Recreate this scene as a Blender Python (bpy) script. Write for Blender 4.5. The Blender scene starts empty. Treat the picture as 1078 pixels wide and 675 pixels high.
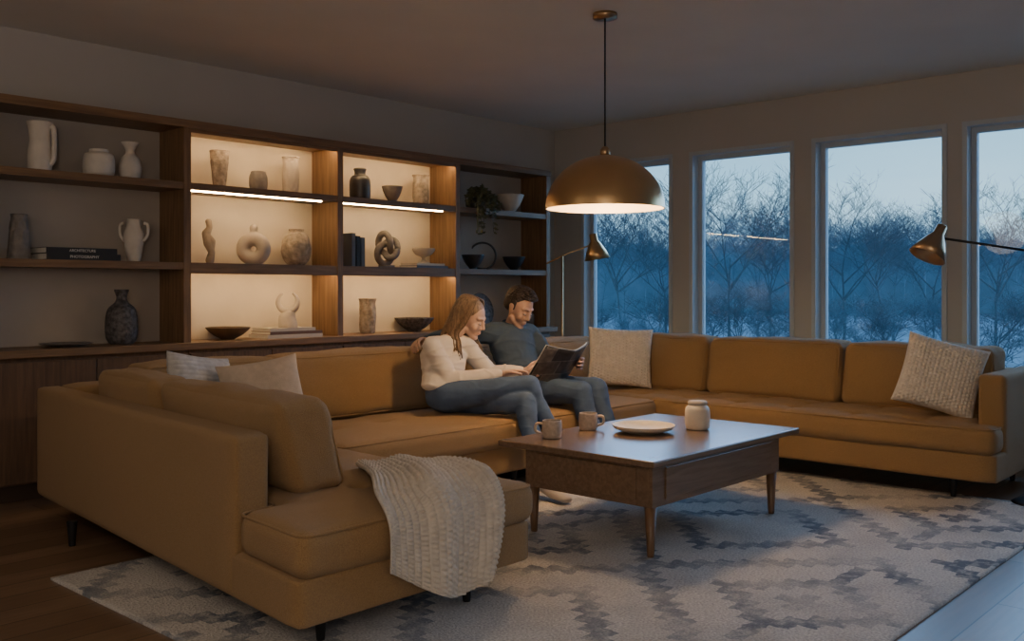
import bpy, bmesh, math, random
from mathutils import Vector, Matrix, noise
random.seed(7)
S = bpy.context.scene
COL = S.collection
PI = math.pi
A = math.radians(42.3)
CA, SA = math.cos(A), math.sin(A)
FP = 1014.0
H = 1.2
def ray(px):
    u = (px-539)/FP
    return (SA*u+CA, -CA*u+SA)
def atY(px, y):
    rx, ry = ray(px); D = y/ry
    return D*rx, D
def atD(px, D):
    rx, ry = ray(px); return D*rx, D*ry

# ------------------------------------------------------------ materials
def newmat(name):
    m = bpy.data.materials.new(name); m.use_nodes = True
    nt = m.node_tree; b = nt.nodes['Principled BSDF']
    return m, nt, b
def c4(c): return (c[0], c[1], c[2], 1)
def mat(name, col, rough=.6, metal=0, var=0., vs=6, bump=0., bs=60, emit=None, es=0, sheen=0, detail=3, stretch=None):
    m, nt, b = newmat(name)
    b.inputs['Roughness'].default_value = rough
    b.inputs['Metallic'].default_value = metal
    if sheen: b.inputs['Sheen Weight'].default_value = sheen
    if emit:
        b.inputs['Emission Color'].default_value = c4(emit); b.inputs['Emission Strength'].default_value = es
    tc = nt.nodes.new('ShaderNodeTexCoord'); src = tc.outputs['Object']
    if stretch:
        mp = nt.nodes.new('ShaderNodeMapping'); mp.inputs['Scale'].default_value = stretch
        nt.links.new(src, mp.inputs['Vector']); src = mp.outputs['Vector']
    n = nt.nodes.new('ShaderNodeTexNoise'); n.inputs['Scale'].default_value = vs; n.inputs['Detail'].default_value = detail
    nt.links.new(src, n.inputs['Vector'])
    r = nt.nodes.new('ShaderNodeValToRGB')
    v = max(var, .02)
    r.color_ramp.elements[0].position = .3; r.color_ramp.elements[1].position = .7
    r.color_ramp.elements[0].color = c4([x*(1-v) for x in col]); r.color_ramp.elements[1].color = c4([min(1, x*(1+v)) for x in col])
    nt.links.new(n.outputs['Fac'], r.inputs['Fac']); nt.links.new(r.outputs['Color'], b.inputs['Base Color'])
    if bump:
        n2 = nt.nodes.new('ShaderNodeTexNoise'); n2.inputs['Scale'].default_value = bs; n2.inputs['Detail'].default_value = 2
        nt.links.new(src, n2.inputs['Vector'])
        bp = nt.nodes.new('ShaderNodeBump'); bp.inputs['Strength'].default_value = bump; bp.inputs['Distance'].default_value = .01
        nt.links.new(n2.outputs['Fac'], bp.inputs['Height']); nt.links.new(bp.outputs['Normal'], b.inputs['Normal'])
    return m
def wood(name, c1, c2, scale=(1, 12, 12), rough=.45, vs=3):
    m, nt, b = newmat(name)
    tc = nt.nodes.new('ShaderNodeTexCoord'); mp = nt.nodes.new('ShaderNodeMapping'); mp.inputs['Scale'].default_value = scale
    nt.links.new(tc.outputs['Object'], mp.inputs['Vector'])
    n = nt.nodes.new('ShaderNodeTexNoise'); n.inputs['Scale'].default_value = vs; n.inputs['Detail'].default_value = 6; n.inputs['Distortion'].default_value = .5
    nt.links.new(mp.outputs['Vector'], n.inputs['Vector'])
    r = nt.nodes.new('ShaderNodeValToRGB'); r.color_ramp.elements[0].position = .32; r.color_ramp.elements[1].position = .68
    r.color_ramp.elements[0].color = c4(c1); r.color_ramp.elements[1].color = c4(c2)
    nt.links.new(n.outputs['Fac'], r.inputs['Fac']); nt.links.new(r.outputs['Color'], b.inputs['Base Color'])
    b.inputs['Roughness'].default_value = rough
    bp = nt.nodes.new('ShaderNodeBump'); bp.inputs['Strength'].default_value = .12; bp.inputs['Distance'].default_value = .004
    nt.links.new(n.outputs['Fac'], bp.inputs['Height']); nt.links.new(bp.outputs['Normal'], b.inputs['Normal'])
    return m

SOFA = mat('mustard_fabric', (.335, .205, .090), .95, var=.13, vs=210, bump=.6, bs=330, sheen=.1)
WALL = mat('wall_paint', (.50, .47, .44), .9, var=.03, vs=2, bump=.05, bs=200)
CEIL = mat('ceiling_paint', (.74, .71, .66), .95, var=.03, vs=1.5)
SHW_X = wood('walnut_x', (.15, .084, .042), (.25, .148, .075), (1, 16, 16))
SHW_Z = wood('walnut_z', (.17, .096, .048), (.28, .165, .082), (16, 16, 1))
SHW_D = wood('walnut_dark', (.09, .054, .034), (.15, .088, .052), (16, 16, 1))
TBL = wood('table_walnut', (.155, .098, .062), (.21, .136, .088), (1.2, 16, 16), rough=.27)
TBLZ = wood('table_leg_walnut', (.14, .078, .042), (.20, .115, .062), (14, 14, 1), rough=.4)
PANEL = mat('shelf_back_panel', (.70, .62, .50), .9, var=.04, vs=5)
PANEL_SHADED = mat('shelf_back_panel_shade', (.42, .375, .33), .9, var=.04, vs=5)  # same panel in a darker copy, dimness of the unlit bays put into the colour
BRASS = mat('brushed_brass', (.66, .45, .23), .32, 1, var=.03, vs=8)
BRASS_IN = mat('dome_inside', (.85, .68, .45), .5, .3)
BRONZE = mat('aged_brass', (.50, .34, .20), .33, 1)
BLACK = mat('black_metal', (.03, .03, .032), .4, .6)
CERAM_W = mat('white_ceramic', (.70, .64, .57), .7, var=.08, vs=14, bump=.15, bs=90)
CERAM_L = mat('bone_ceramic', (.50, .44, .37), .7, var=.08, vs=14, bump=.15, bs=90)  # darker stand-in for white in the lit bays, backlit shade put into the colour
CERAM_B = mat('beige_ceramic', (.34, .28, .22), .75, var=.12, vs=20, bump=.3, bs=60)
CERAM_P = mat('pitted_ceramic', (.36, .30, .24), .85, var=.35, vs=30, bump=.9, bs=40)
CERAM_G = mat('grey_ceramic', (.21, .19, .18), .7, var=.2, vs=20, bump=.3, bs=70)
CERAM_D = mat('dark_ceramic', (.035, .035, .04), .35, var=.3, vs=15)
CERAM_N = mat('patterned_dark_ceramic', (.10, .095, .10), .6, var=.6, vs=45, bump=.4, bs=60)
BROWNB = mat('brown_bowl', (.12, .08, .05), .5, var=.2, vs=20)
MUG = mat('speckled_stoneware', (.50, .41, .33), .5, var=.18, vs=60)
MUGIN = mat('coffee', (.03, .015, .008), .2)
CREAM = mat('cream_stoneware', (.72, .66, .56), .5, var=.05, vs=30)
PAPER = mat('paper', (.72, .69, .63), .8, var=.06, vs=60)
SKIN_F = mat('skin_fair', (.62, .40, .30), .55, var=.04, vs=12)
SKIN_M = mat('skin_warm', (.50, .30, .21), .55, var=.05, vs=12)
HAIR_F = mat('hair_light_brown', (.23, .145, .08), .5, var=.5, vs=18, bump=.3, bs=50, stretch=(6, 6, 1))
HAIR_M = mat('hair_dark', (.03, .02, .015), .5, var=.4, vs=30, bump=.4, bs=80)
BLOUSE = mat('cream_blouse', (.74, .67, .59), .85, var=.03, vs=10, bump=.35, bs=14)
DENIM = mat('blue_jeans', (.075, .125, .23), .9, var=.2, vs=10, bump=.3, bs=20)
DENIM2 = mat('dark_jeans', (.06, .10, .18), .9, var=.2, vs=10, bump=.3, bs=20)
SHIRT = mat('slate_denim_shirt', (.06, .09, .13), .9, var=.15, vs=10, bump=.35, bs=16)
SOCK = mat('pale_sock', (.64, .57, .52), .9, bump=.3, bs=100)
SHOE = mat('dark_shoe', (.03, .025, .02), .6)
LIP = mat('lip', (.50, .24, .19), .5)
EYEW = mat('eye_white', (.5, .45, .42), .3)
DARK = mat('lash_dark', (.05, .03, .02), .6)
KNITW = mat('cream_knit_wool', (.72, .66, .58), .95, var=.08, vs=30, bump=.4, bs=250)
KNITG = mat('grey_woven_fabric', (.48, .47, .46), .95, var=.15, vs=30, bump=.4, bs=250)
LINEN = mat('beige_linen', (.52, .43, .34), .95, var=.08, vs=30, bump=.5, bs=300)
THROW = mat('oatmeal_wool', (.60, .55, .48), .95, var=.10, vs=25, bump=.4, bs=260)
LEAF = mat('leaf', (.11, .115, .06), .5, var=.5, vs=12)
BARK = mat('bark_haze_near', (.115, .16, .205), .9, var=.2, vs=8)  # bark lightened and blued, haze put into the colour
BARK2 = mat('bark_haze_far', (.21, .30, .385), .9, var=.15, vs=8)  # palest bark, distance haze put into the colour
BARK3 = mat('bark_haze_mid', (.165, .235, .30), .9, var=.15, vs=8)  # paler than the near bark, mid-distance haze put into the colour
LED = mat('led_strip', (1, .85, .6), .5, emit=(1, .66, .32), es=42)
BULB = mat('bulb', (1, .9, .7), .5, emit=(1, .72, .42), es=60)
FRAME = mat('window_frame_paint', (.50, .55, .60), .6)
BOOKD = mat('black_cover', (.025, .025, .027), .5)
BOOKC = mat('cream_cover', (.6, .55, .46), .6)
BOOKG = mat('grey_blue_cover', (.10, .12, .15), .6)
BOOKR = mat('brown_cover', (.16, .09, .06), .6)
LETTER = mat('spine_lettering', (.75, .72, .66), .6)

def floor_mat():
    m, nt, b = newmat('floor_planks')
    tc = nt.nodes.new('ShaderNodeTexCoord')
    br = nt.nodes.new('ShaderNodeTexBrick'); br.inputs['Scale'].default_value = 1
    br.inputs['Brick Width'].default_value = 1.8; br.inputs['Row Height'].default_value = .16; br.inputs['Mortar Size'].default_value = .003
    br.offset = .37
    br.inputs['Color1'].default_value = (.16, .10, .062, 1); br.inputs['Color2'].default_value = (.24, .155, .10, 1); br.inputs['Mortar'].default_value = (.03, .018, .01, 1)
    nt.links.new(tc.outputs['Object'], br.inputs['Vector'])
    mp = nt.nodes.new('ShaderNodeMapping'); mp.inputs['Scale'].default_value = (1, 14, 1)
    nt.links.new(tc.outputs['Object'], mp.inputs['Vector'])
    n = nt.nodes.new('ShaderNodeTexNoise'); n.inputs['Scale'].default_value = 3; n.inputs['Detail'].default_value = 6
    nt.links.new(mp.outputs['Vector'], n.inputs['Vector'])
    mx = nt.nodes.new('ShaderNodeMix'); mx.data_type = 'RGBA'; mx.blend_type = 'MULTIPLY'; mx.inputs['Factor'].default_value = .7
    r = nt.nodes.new('ShaderNodeValToRGB'); r.color_ramp.elements[0].color = (.45, .45, .45, 1); r.color_ramp.elements[1].color = (1.3, 1.3, 1.3, 1)
    nt.links.new(n.outputs['Fac'], r.inputs['Fac'])
    nt.links.new(br.outputs['Color'], mx.inputs['A']); nt.links.new(r.outputs['Color'], mx.inputs['B'])
    nt.links.new(mx.outputs['Result'], b.inputs['Base Color'])
    b.inputs['Roughness'].default_value = .34
    return m
FLOOR = floor_mat()

def rug_mat():
    m, nt, b = newmat('woven_rug')
    def mth(op, a, bb=None):
        n = nt.nodes.new('ShaderNodeMath'); n.operation = op
        for i, v in enumerate((a, bb)):
            if v is None: continue
            if isinstance(v, (int, float)): n.inputs[i].default_value = v
            else: nt.links.new(v, n.inputs[i])
        return n.outputs[0]
    def ns(scale, det):
        n = nt.nodes.new('ShaderNodeTexNoise'); n.inputs['Scale'].default_value = scale; n.inputs['Detail'].default_value = det
        nt.links.new(tc.outputs['Object'], n.inputs['Vector']); return n
    tc = nt.nodes.new('ShaderNodeTexCoord')
    n0 = ns(18, 3)
    sp = nt.nodes.new('ShaderNodeSeparateXYZ'); nt.links.new(tc.outputs['Object'], sp.inputs[0])
    w = mth('MULTIPLY', mth('SUBTRACT', n0.outputs['Fac'], .5), .045)
    ST = .07
    x = mth('SNAP', mth('ADD', sp.outputs[0], mth('ADD', w, 10.37)), ST)
    y = mth('SNAP', mth('ADD', sp.outputs[1], mth('ADD', w, 10.15)), ST)
    fx = mth('ABSOLUTE', mth('SUBTRACT', mth('FLOORED_MODULO', x, ST*26), ST*13))
    fy = mth('ABSOLUTE', mth('SUBTRACT', mth('FLOORED_MODULO', y, ST*20), ST*10))
    d = mth('ADD', fx, fy)
    def band(c, wd): return mth('LESS_THAN', mth('ABSOLUTE', mth('SUBTRACT', d, c)), wd)
    pat = mth('MAXIMUM', band(ST*4.5, ST*1.01), mth('MAXIMUM', band(ST*10.5, ST*1.01), mth('MAXIMUM', band(0, ST*1.3), band(ST*16.5, ST*1.01))))
    arms = mth('MULTIPLY', mth('LESS_THAN', fy, ST*.9), mth('MULTIPLY', mth('GREATER_THAN', fx, ST*5), mth('LESS_THAN', fx, ST*8)))
    pat = mth('MAXIMUM', pat, mth('MULTIPLY', arms, .9))
    n1 = ns(1.9, 4)
    wear = nt.nodes.new('ShaderNodeMapRange'); wear.inputs['From Min'].default_value = .38; wear.inputs['From Max'].default_value = .60; wear.inputs['To Min'].default_value = .28; wear.inputs['To Max'].default_value = .88
    nt.links.new(n1.outputs['Fac'], wear.inputs['Value'])
    n3 = ns(22, 5); spk = nt.nodes.new('ShaderNodeMapRange'); spk.inputs['From Min'].default_value = .36; spk.inputs['From Max'].default_value = .54; spk.inputs['To Min'].default_value = .45
    nt.links.new(n3.outputs['Fac'], spk.inputs['Value'])
    fac = mth('MULTIPLY', mth('MULTIPLY', pat, wear.outputs['Result']), spk.outputs['Result'])
    n4 = ns(3.0, 4); tint = nt.nodes.new('ShaderNodeMapRange'); tint.inputs['From Min'].default_value = .45; tint.inputs['From Max'].default_value = .75; tint.inputs['To Max'].default_value = .30
    nt.links.new(n4.outputs['Fac'], tint.inputs['Value'])
    fac = mth('MAXIMUM', fac, tint.outputs['Result'])
    n2 = ns(100, 3)
    r = nt.nodes.new('ShaderNodeValToRGB'); r.color_ramp.elements[0].position = .3; r.color_ramp.elements[1].position = .7
    r.color_ramp.elements[0].color = (.42, .41, .40, 1); r.color_ramp.elements[1].color = (.74, .72, .68, 1)
    nt.links.new(n2.outputs['Fac'], r.inputs['Fac'])
    mx = nt.nodes.new('ShaderNodeMix'); mx.data_type = 'RGBA'
    nt.links.new(fac, mx.inputs['Factor']); nt.links.new(r.outputs['Color'], mx.inputs['A']); mx.inputs['B'].default_value = (.085, .115, .17, 1)
    nt.links.new(mx.outputs['Result'], b.inputs['Base Color']); b.inputs['Roughness'].default_value = 1
    bp = nt.nodes.new('ShaderNodeBump'); bp.inputs['Strength'].default_value = .9; bp.inputs['Distance'].default_value = .012
    nt.links.new(n2.outputs['Fac'], bp.inputs['Height']); nt.links.new(bp.outputs['Normal'], b.inputs['Normal'])
    return m
RUG = rug_mat()
def glass_mat():
    m = bpy.data.materials.new('window_glass'); m.use_nodes = True; nt = m.node_tree
    nt.nodes.clear()
    o = nt.nodes.new('ShaderNodeOutputMaterial'); t = nt.nodes.new('ShaderNodeBsdfTransparent'); g = nt.nodes.new('ShaderNodeBsdfGlossy'); g.inputs['Roughness'].default_value = .02
    t.inputs['Color'].default_value = (.95, .97, .98, 1)
    f = nt.nodes.new('ShaderNodeFresnel'); f.inputs['IOR'].default_value = 1.35
    mx = nt.nodes.new('ShaderNodeMixShader')
    nt.links.new(f.outputs[0], mx.inputs[0]); nt.links.new(t.outputs[0], mx.inputs[1]); nt.links.new(g.outputs[0], mx.inputs[2]); nt.links.new(mx.outputs[0], o.inputs[0])
    return m
GLASS = glass_mat()

# ------------------------------------------------------------ mesh helpers
def wmat(o):
    M = o.matrix_basis.copy(); p = o.parent
    while p: M = p.matrix_basis @ M; p = p.parent
    return M
def obj(name, bm, m, parent=None, smooth=True, origin=None):
    """bm is in world coordinates"""
    if parent: bm.transform(wmat(parent).inverted())
    else:
        if origin is None:
            vs = [v.co for v in bm.verts]
            origin = Vector(((min(v.x for v in vs)+max(v.x for v in vs))/2, (min(v.y for v in vs)+max(v.y for v in vs))/2, min(v.z for v in vs)))
        origin = Vector(origin); bm.transform(Matrix.Translation(-origin))
    me = bpy.data.meshes.new(name); bm.to_mesh(me); bm.free()
    me.materials.append(m)
    if smooth: me.polygons.foreach_set('use_smooth', [True]*len(me.polygons))
    o = bpy.data.objects.new(name, me); COL.objects.link(o)
    if parent: o.parent = parent
    else: o.location = origin
    return o
def tag(o, label, cat, group=None):
    o['label'] = label; o['category'] = cat
    if group: o['group'] = group
    return o
def thing(name, label, cat, loc=(0, 0, 0), group=None):
    o = bpy.data.objects.new(name, None); o.location = loc; o.empty_display_size = .05; COL.objects.link(o)
    return tag(o, label, cat, group)
def struct(name, bm, m, smooth=False):
    o = obj(name, bm, m, None, smooth); o['kind'] = 'structure'; return o
def box(bm, x0, x1, y0, y1, z0, z1, bev=0):
    t = bmesh.new(); bmesh.ops.create_cube(t, size=1)
    for v in t.verts: v.co = Vector(((x0+x1)/2+v.co.x*(x1-x0), (y0+y1)/2+v.co.y*(y1-y0), (z0+z1)/2+v.co.z*(z1-z0)))
    if bev: bmesh.ops.bevel(t, geom=t.edges[:], offset=bev, segments=2, affect='EDGES', profile=.5)
    join(bm, t); return bm
def join(bm, t, M=None):
    if M: t.transform(M)
    me = bpy.data.meshes.new('tmp'); t.to_mesh(me); t.free(); bm.from_mesh(me); bpy.data.meshes.remove(me)
def B(*a, **k): return box(bmesh.new(), *a, **k)
def spline(pts, n=5):
    out = []; P = [Vector(p) for p in pts]
    for i in range(len(P)-1):
        p0 = P[max(i-1, 0)]; p1 = P[i]; p2 = P[i+1]; p3 = P[min(i+2, len(P)-1)]
        for k in range(n):
            t = k/n
            out.append(.5*((2*p1)+(-p0+p2)*t+(2*p0-5*p1+4*p2-p3)*t*t+(-p0+3*p1-3*p2+p3)*t**3))
    out.append(P[-1]); return out
def lathe(prof, c=(0, 0, 0), R=1, Hh=1, seg=36, mod=None, sm=4, bm=None):
    bm = bm or bmesh.new()
    pr = [(max(p[0], 0), p[1]) for p in (spline([(a, b, 0) for a, b in prof], sm) if sm > 1 else prof)]
    rings = []
    for r, z in pr:
        ring = []
        for k in range(seg):
            th = 2*PI*k/seg; rr = r*R*(mod(th, z) if mod else 1)
            ring.append(bm.verts.new((c[0]+rr*math.cos(th), c[1]+rr*math.sin(th), c[2]+z*Hh)))
        rings.append(ring)
    for a, b in zip(rings, rings[1:]):
        for k in range(seg):
            bm.faces.new((a[k], a[(k+1) % seg], b[(k+1) % seg], b[k]))
    bm.faces.new(rings[0][::-1]); bm.faces.new(rings[-1])
    return bm
def tube(bm, pts, rad, seg=8, closed=False, flat=1):
    P = [Vector(p) for p in pts]; n = len(P)
    if not hasattr(rad, '__len__'): rad = [rad]*n
    rings = []; up = Vector((0, 0, 1)); prev = None
    for i in range(n):
        if closed: t = (P[(i+1) % n]-P[i-1])
        else: t = P[min(i+1, n-1)]-P[max(i-1, 0)]
        if t.length < 1e-9: t = Vector((0, 0, 1))
        t.normalize()
        if prev is None:
            a = up if abs(t.z) < .9 else Vector((1, 0, 0)); a = (a-t*a.dot(t)).normalized()
        else: a = (prev-t*prev.dot(t)).normalized()
        prev = a; b = t.cross(a)
        rings.append([bm.verts.new(P[i]+(a*math.cos(2*PI*k/seg)+b*math.sin(2*PI*k/seg)*flat)*rad[i]) for k in range(seg)])
    pairs = list(zip(rings, rings[1:])) + ([(rings[-1], rings[0])] if closed else [])
    for a, b in pairs:
        for k in range(seg):
            bm.faces.new((a[k], a[(k+1) % seg], b[(k+1) % seg], b[k]))
    if not closed:
        bm.faces.new(rings[0][::-1]); bm.faces.new(rings[-1])
    return bm
_ico = {}
def ico(n):
    if n not in _ico:
        t = bmesh.new(); bmesh.ops.create_icosphere(t, subdivisions=n, radius=1); _ico[n] = [v.co.copy() for v in t.verts]; t.free()
    return _ico[n]
def hull(bm, *balls, n=3, M=None):
    t = bmesh.new()
    for c, r in balls:
        c = Vector(c); r = r if hasattr(r, '__len__') else (r, r, r)
        for p in ico(n):
            q = Vector((c.x+p.x*r[0], c.y+p.y*r[1], c.z+p.z*r[2]))
            t.verts.new(M @ q if M else q)
    ret = bmesh.ops.convex_hull(t, input=t.verts[:])
    junk = {g for g in ret['geom_interior']+ret['geom_unused'] if isinstance(g, bmesh.types.BMVert)}
    bmesh.ops.delete(t, geom=list(junk), context='VERTS')
    bmesh.ops.recalc_face_normals(t, faces=t.faces[:])
    join(bm, t); return bm
def chain(bm, pts, n=2, M=None):
    for a, b in zip(pts, pts[1:]): hull(bm, a, b, n=n, M=M)
def remesh(bm, voxel, smooth=2, fac=.5):
    me = bpy.data.meshes.new('t'); bm.to_mesh(me); bm.free()
    o = bpy.data.objects.new('t', me); COL.objects.link(o)
    r = o.modifiers.new('r', 'REMESH'); r.mode = 'VOXEL'; r.voxel_size = voxel
    if smooth:
        s = o.modifiers.new('s', 'SMOOTH'); s.iterations = smooth; s.factor = fac
    dg = bpy.context.evaluated_depsgraph_get(); dg.update()
    e = o.evaluated_get(dg); m2 = bpy.data.meshes.new_from_object(e)
    out = bmesh.new(); out.from_mesh(m2)
    bpy.data.objects.remove(o); bpy.data.meshes.remove(me); bpy.data.meshes.remove(m2)
    return out
def rbox(x0, x1, y0, y1, z0, z1, r=.05, cuts=22, crown=(0, 0, 0), wr=.003):
    t = bmesh.new(); bmesh.ops.create_cube(t, size=2)
    bmesh.ops.subdivide_edges(t, edges=t.edges[:], cuts=cuts, use_grid_fill=True)
    h = Vector(((x1-x0)/2, (y1-y0)/2, (z1-z0)/2)); c = Vector(((x0+x1)/2, (y0+y1)/2, (z0+z1)/2))
    r = min(r, h.x*.98, h.y*.98, h.z*.98)
    seed = Vector((random.random()*20, random.random()*20, 3))
    for v in t.verts:
        a = [v.co[i] for i in range(3)]
        a = [.55*q+.45*math.sin(q*PI/2) for q in a]
        p = Vector([a[i]*h[i] for i in range(3)])
        q = Vector([max(-(h[i]-r), min(h[i]-r, p[i])) for i in range(3)])
        d = p-q
        if d.length > 1e-6: p = q+d.normalized()*r
        for i in range(3):
            j, k = (i+1) % 3, (i+2) % 3
            p[i] += crown[i]*a[i]*(1-a[j]**2)*(1-a[k]**2)
        if wr:
            nn = noise.noise(p*5+seed)*wr*2+noise.noise(p*16+seed)*wr*.6
            p += (d.normalized() if d.length > 1e-6 else Vector())*nn
        v.co = c+p
    return t
def edit(bm, f):
    for v in bm.verts: v.co = f(v.co)
    return bm

# ------------------------------------------------------------ camera
cam = bpy.data.cameras.new('camera'); co = bpy.data.objects.new('camera', cam); COL.objects.link(co)
cam.sensor_width = 36; cam.lens = 36*FP/1078; cam.shift_y = -32.5/1078; cam.clip_end = 300
co.location = (0, 0, H); co.rotation_euler = (PI/2, 0, A-PI/2); S.camera = co

# ------------------------------------------------------------ room
XW, YW, ZC = 7.27, 6.05, 2.755
XN, YN = -1.6, -1.6
struct('floor', B(XN, XW, YN, YW, -.1, 0), FLOOR)
struct('ceiling', B(XN, XW+.2, YN, YW+.2, ZC, ZC+.1), CEIL)
struct('wall_left', B(XN, XW+.2, YW, YW+.2, 0, ZC), WALL)
struct('wall_back', B(XN-.2, XN, YN, YW+.2, 0, ZC), WALL)
struct('wall_near', B(XN, XW+.2, YN-.2, YN, 0, ZC), WALL)
WIN = [(4.72, 5.68), (3.57, 4.485), (2.39, 3.36), (1.26, 2.225), (.13, 1.10), (-1.2, -.1)]
ZS, ZT = .50, 2.37
bm = bmesh.new()
ys = [YN]+[v for w in WIN[::-1] for v in w]+[YW]
for i in range(0, len(ys), 2): box(bm, XW, XW+.2, ys[i], ys[i+1], ZS, ZT)
box(bm, XW, XW+.2, YN, YW, 0, ZS); box(bm, XW, XW+.2, YN, YW, ZT, ZC)
struct('wall_right', bm, WALL)
struct('baseboard_right', B(XW-.015, XW, YN, YW, 0, .1), FRAME)
for i, (a, b) in enumerate(WIN):
    f = bmesh.new(); X0, X1 = XW+.09, XW+.15; w = .04
    box(f, X0, X1, a, a+w, ZS, ZT, bev=.004); box(f, X0, X1, b-w, b, ZS, ZT, bev=.004); box(f, X0, X1, a+w, b-w, ZS, ZS+w); box(f, X0, X1, a+w, b-w, ZT-w, ZT)
    fo = obj('window_%d' % (i+1), f, FRAME, None, False); fo['kind'] = 'structure'
    obj('glass_pane', B(XW+.115, XW+.121, a+w, b-w, ZS+w, ZT-w), GLASS, fo, False)
    g = bmesh.new(); cz = .03
    box(g, XW-.012, XW+.09, a-cz, a+.004, ZS-cz, ZT+cz); box(g, XW-.012, XW+.09, b-.004, b+cz, ZS-cz, ZT+cz); box(g, XW-.012, XW+.09, a, b, ZT-.004, ZT+cz); box(g, XW-.03, XW+.09, a-cz, b+cz, ZS-cz, ZS+.004)
    obj('window_casing', g, FRAME, fo, False)
    l = bpy.data.lights.new('window_portal', 'AREA'); l.shape = 'RECTANGLE'; l.size = b-a; l.size_y = ZT-ZS
    lo = bpy.data.objects.new('window_portal', l); COL.objects.link(lo); lo.location = (XW+.19, (a+b)/2, (ZS+ZT)/2)
    lo.rotation_euler = Vector((-1, 0, 0)).to_track_quat('-Z', 'Y').to_euler()
    try: l.cycles.is_portal = True
    except Exception: l.energy = 0

# ------------------------------------------------------------ built-in bookcase
YF = 5.70
DIV = [.77, 1.97, 3.17, 4.39, 5.60, 6.76]
bc = thing('bookcase', 'long built-in walnut open bookcase with lit cream back panels along the left wall', 'bookcase', (3.8, 5.87, .86))
ZTOP = 2.29
for x in DIV: obj('upright', B(x-.025, x+.025, YF, YW-.02, .86, ZTOP-.05), SHW_Z, bc, False)
obj('top_board', B(DIV[0]-.025, DIV[-1]+.025, YF-.01, YW-.02, ZTOP-.05, ZTOP), SHW_X, bc, False)
for i in range(5):
    x0, x1 = DIV[i]+.025, DIV[i+1]-.025
    obj('back_panel', B(x0, x1, YW-.035, YW-.02, .86, ZTOP-.05), PANEL if i in (2, 3) else PANEL_SHADED, bc, False)
    for z in (1.89, 1.375): obj('shelf', B(x0, x1, YF+.005, YW-.035, z-.045, z), SHW_X, bc, False)
    if i in (2, 3):
        for z in (ZTOP-.05, 1.845, 1.33):
            lip = z != 1.845
            obj('light_strip', B(x0+.02, x1-(.02 if lip else .12), YF+.03, YF+.045, z-.008, z), LED, bc, False)
            if lip: obj('light_valance', B(x0, x1, YF+.005, YF+.017, z-.026, z), SHW_X, bc, False)
tag(obj('countertop', B(.4, 6.82, 5.64, YW-.02, .815, .86, bev=.004), SHW_X, None, False), 'long walnut countertop running beneath the bookcase', 'countertop')
names = ['leftmost cabinet partly outside the frame', 'walnut base cabinet under the darkest left bay', 'walnut base cabinet under the first brightly lit bay', 'walnut base cabinet under the bay with the dark lidded jar', 'walnut base cabinet under the bay with the trailing plant']
for i in range(5):
    x0, x1 = DIV[i], DIV[i+1]
    cb = thing('base_cabinet', names[i] + (', behind the long sofa' if i else ', walnut'), 'cabinet', ((x0+x1)/2, 5.85, 0), 'walnut base cabinets under the bookcase')
    obj('body', B(x0+.003, x1-.003, 5.69, YW-.03, .10, .815), SHW_D, cb, False)
    obj('toe_kick', B(x0+.003, x1-.003, 5.75, YW-.03, 0, .10), DARK, cb, False)
    xm = (x0+x1)/2
    for a, b in ((x0+.008, xm-.003), (xm+.003, x1-.008)):
        obj('door', B(a, b, 5.668, 5.69, .11, .79, bev=.003), SHW_D, cb, False)

# ------------------------------------------------------------ shelf decor
YD = 5.86
def auto(prof, t=.12):
    inner = [(max(r-t, .02), max(z, .07)) for r, z in prof[::-1] if z > .07]
    return prof+[(prof[-1][0]-t*.5, 1.012)]+inner[1:]+[(.02, .08)]
def place(px, z, pyt, wpx, y=YD):
    x, D = atY(px, y)
    return (x, y, z), wpx/FP*D/2, (305-pyt)/FP*D+H-z
PR = {
 'pitcher': [(.80, 0), (.9, .06), (.92, .4), (.80, .62), (.86, .85), (1.0, 1)],
 'pot': [(.7, 0), (.95, .12), (1, .5), (.9, .82), (.62, .9), (.6, 1)],
 'bottle': [(.6, 0), (.9, .1), (1, .35), (.75, .6), (.42, .72), (.45, .85), (.75, 1)],
 'taper': [(1, 0), (.95, .15), (.8, .6), (.66, .95), (.7, 1)],
 'amphora': [(.42, 0), (.55, .08), (.75, .4), (.82, .65), (.6, .85), (.55, 1)],
 'gourd': [(.7, 0), (.95, .12), (1, .4), (.85, .65), (.42, .78), (.32, .88), (.45, 1)],
 'flare': [(.62, 0), (.72, .2), (.9, .7), (1, .97), (.95, 1)],
 'flat': [(.85, 0), (1, .25), (1, .7), (.85, .92), (.8, 1)],
 'jar': [(.8, 0), (.98, .08), (1, .6), (.8, .78), (.55, .84), (.55, .95), (.62, 1)],
 'bowl': [(.32, 0), (.36, .10), (.62, .35), (.86, .7), (1, 1)],
 'ball': [(.5, 0), (.85, .15), (1, .48), (.82, .8), (.5, .93), (.52, 1)],
 'cylv': [(.75, 0), (.9, .1), (.95, .5), (.9, .9), (1, 1)],
}
def zig(th, z):
    # staggered diamond facets
    u = th*4/PI; row = math.floor(z*5); s = abs(((u+.5*(row % 2)) % 1)-.5)*2; f = abs((z*5) % 1-.5)*2
    return 1+.11*(s*(1-f)+(1-s)*f)-.06
rib = lambda th, z: 1+.05*math.cos(14*th)
spiral = lambda th, z: 1+.07*math.cos(7*th+z*9)
lump = lambda th, z: 1+.10*noise.noise(Vector((math.cos(th)*2.2, math.sin(th)*2.2, z*4)))
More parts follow.
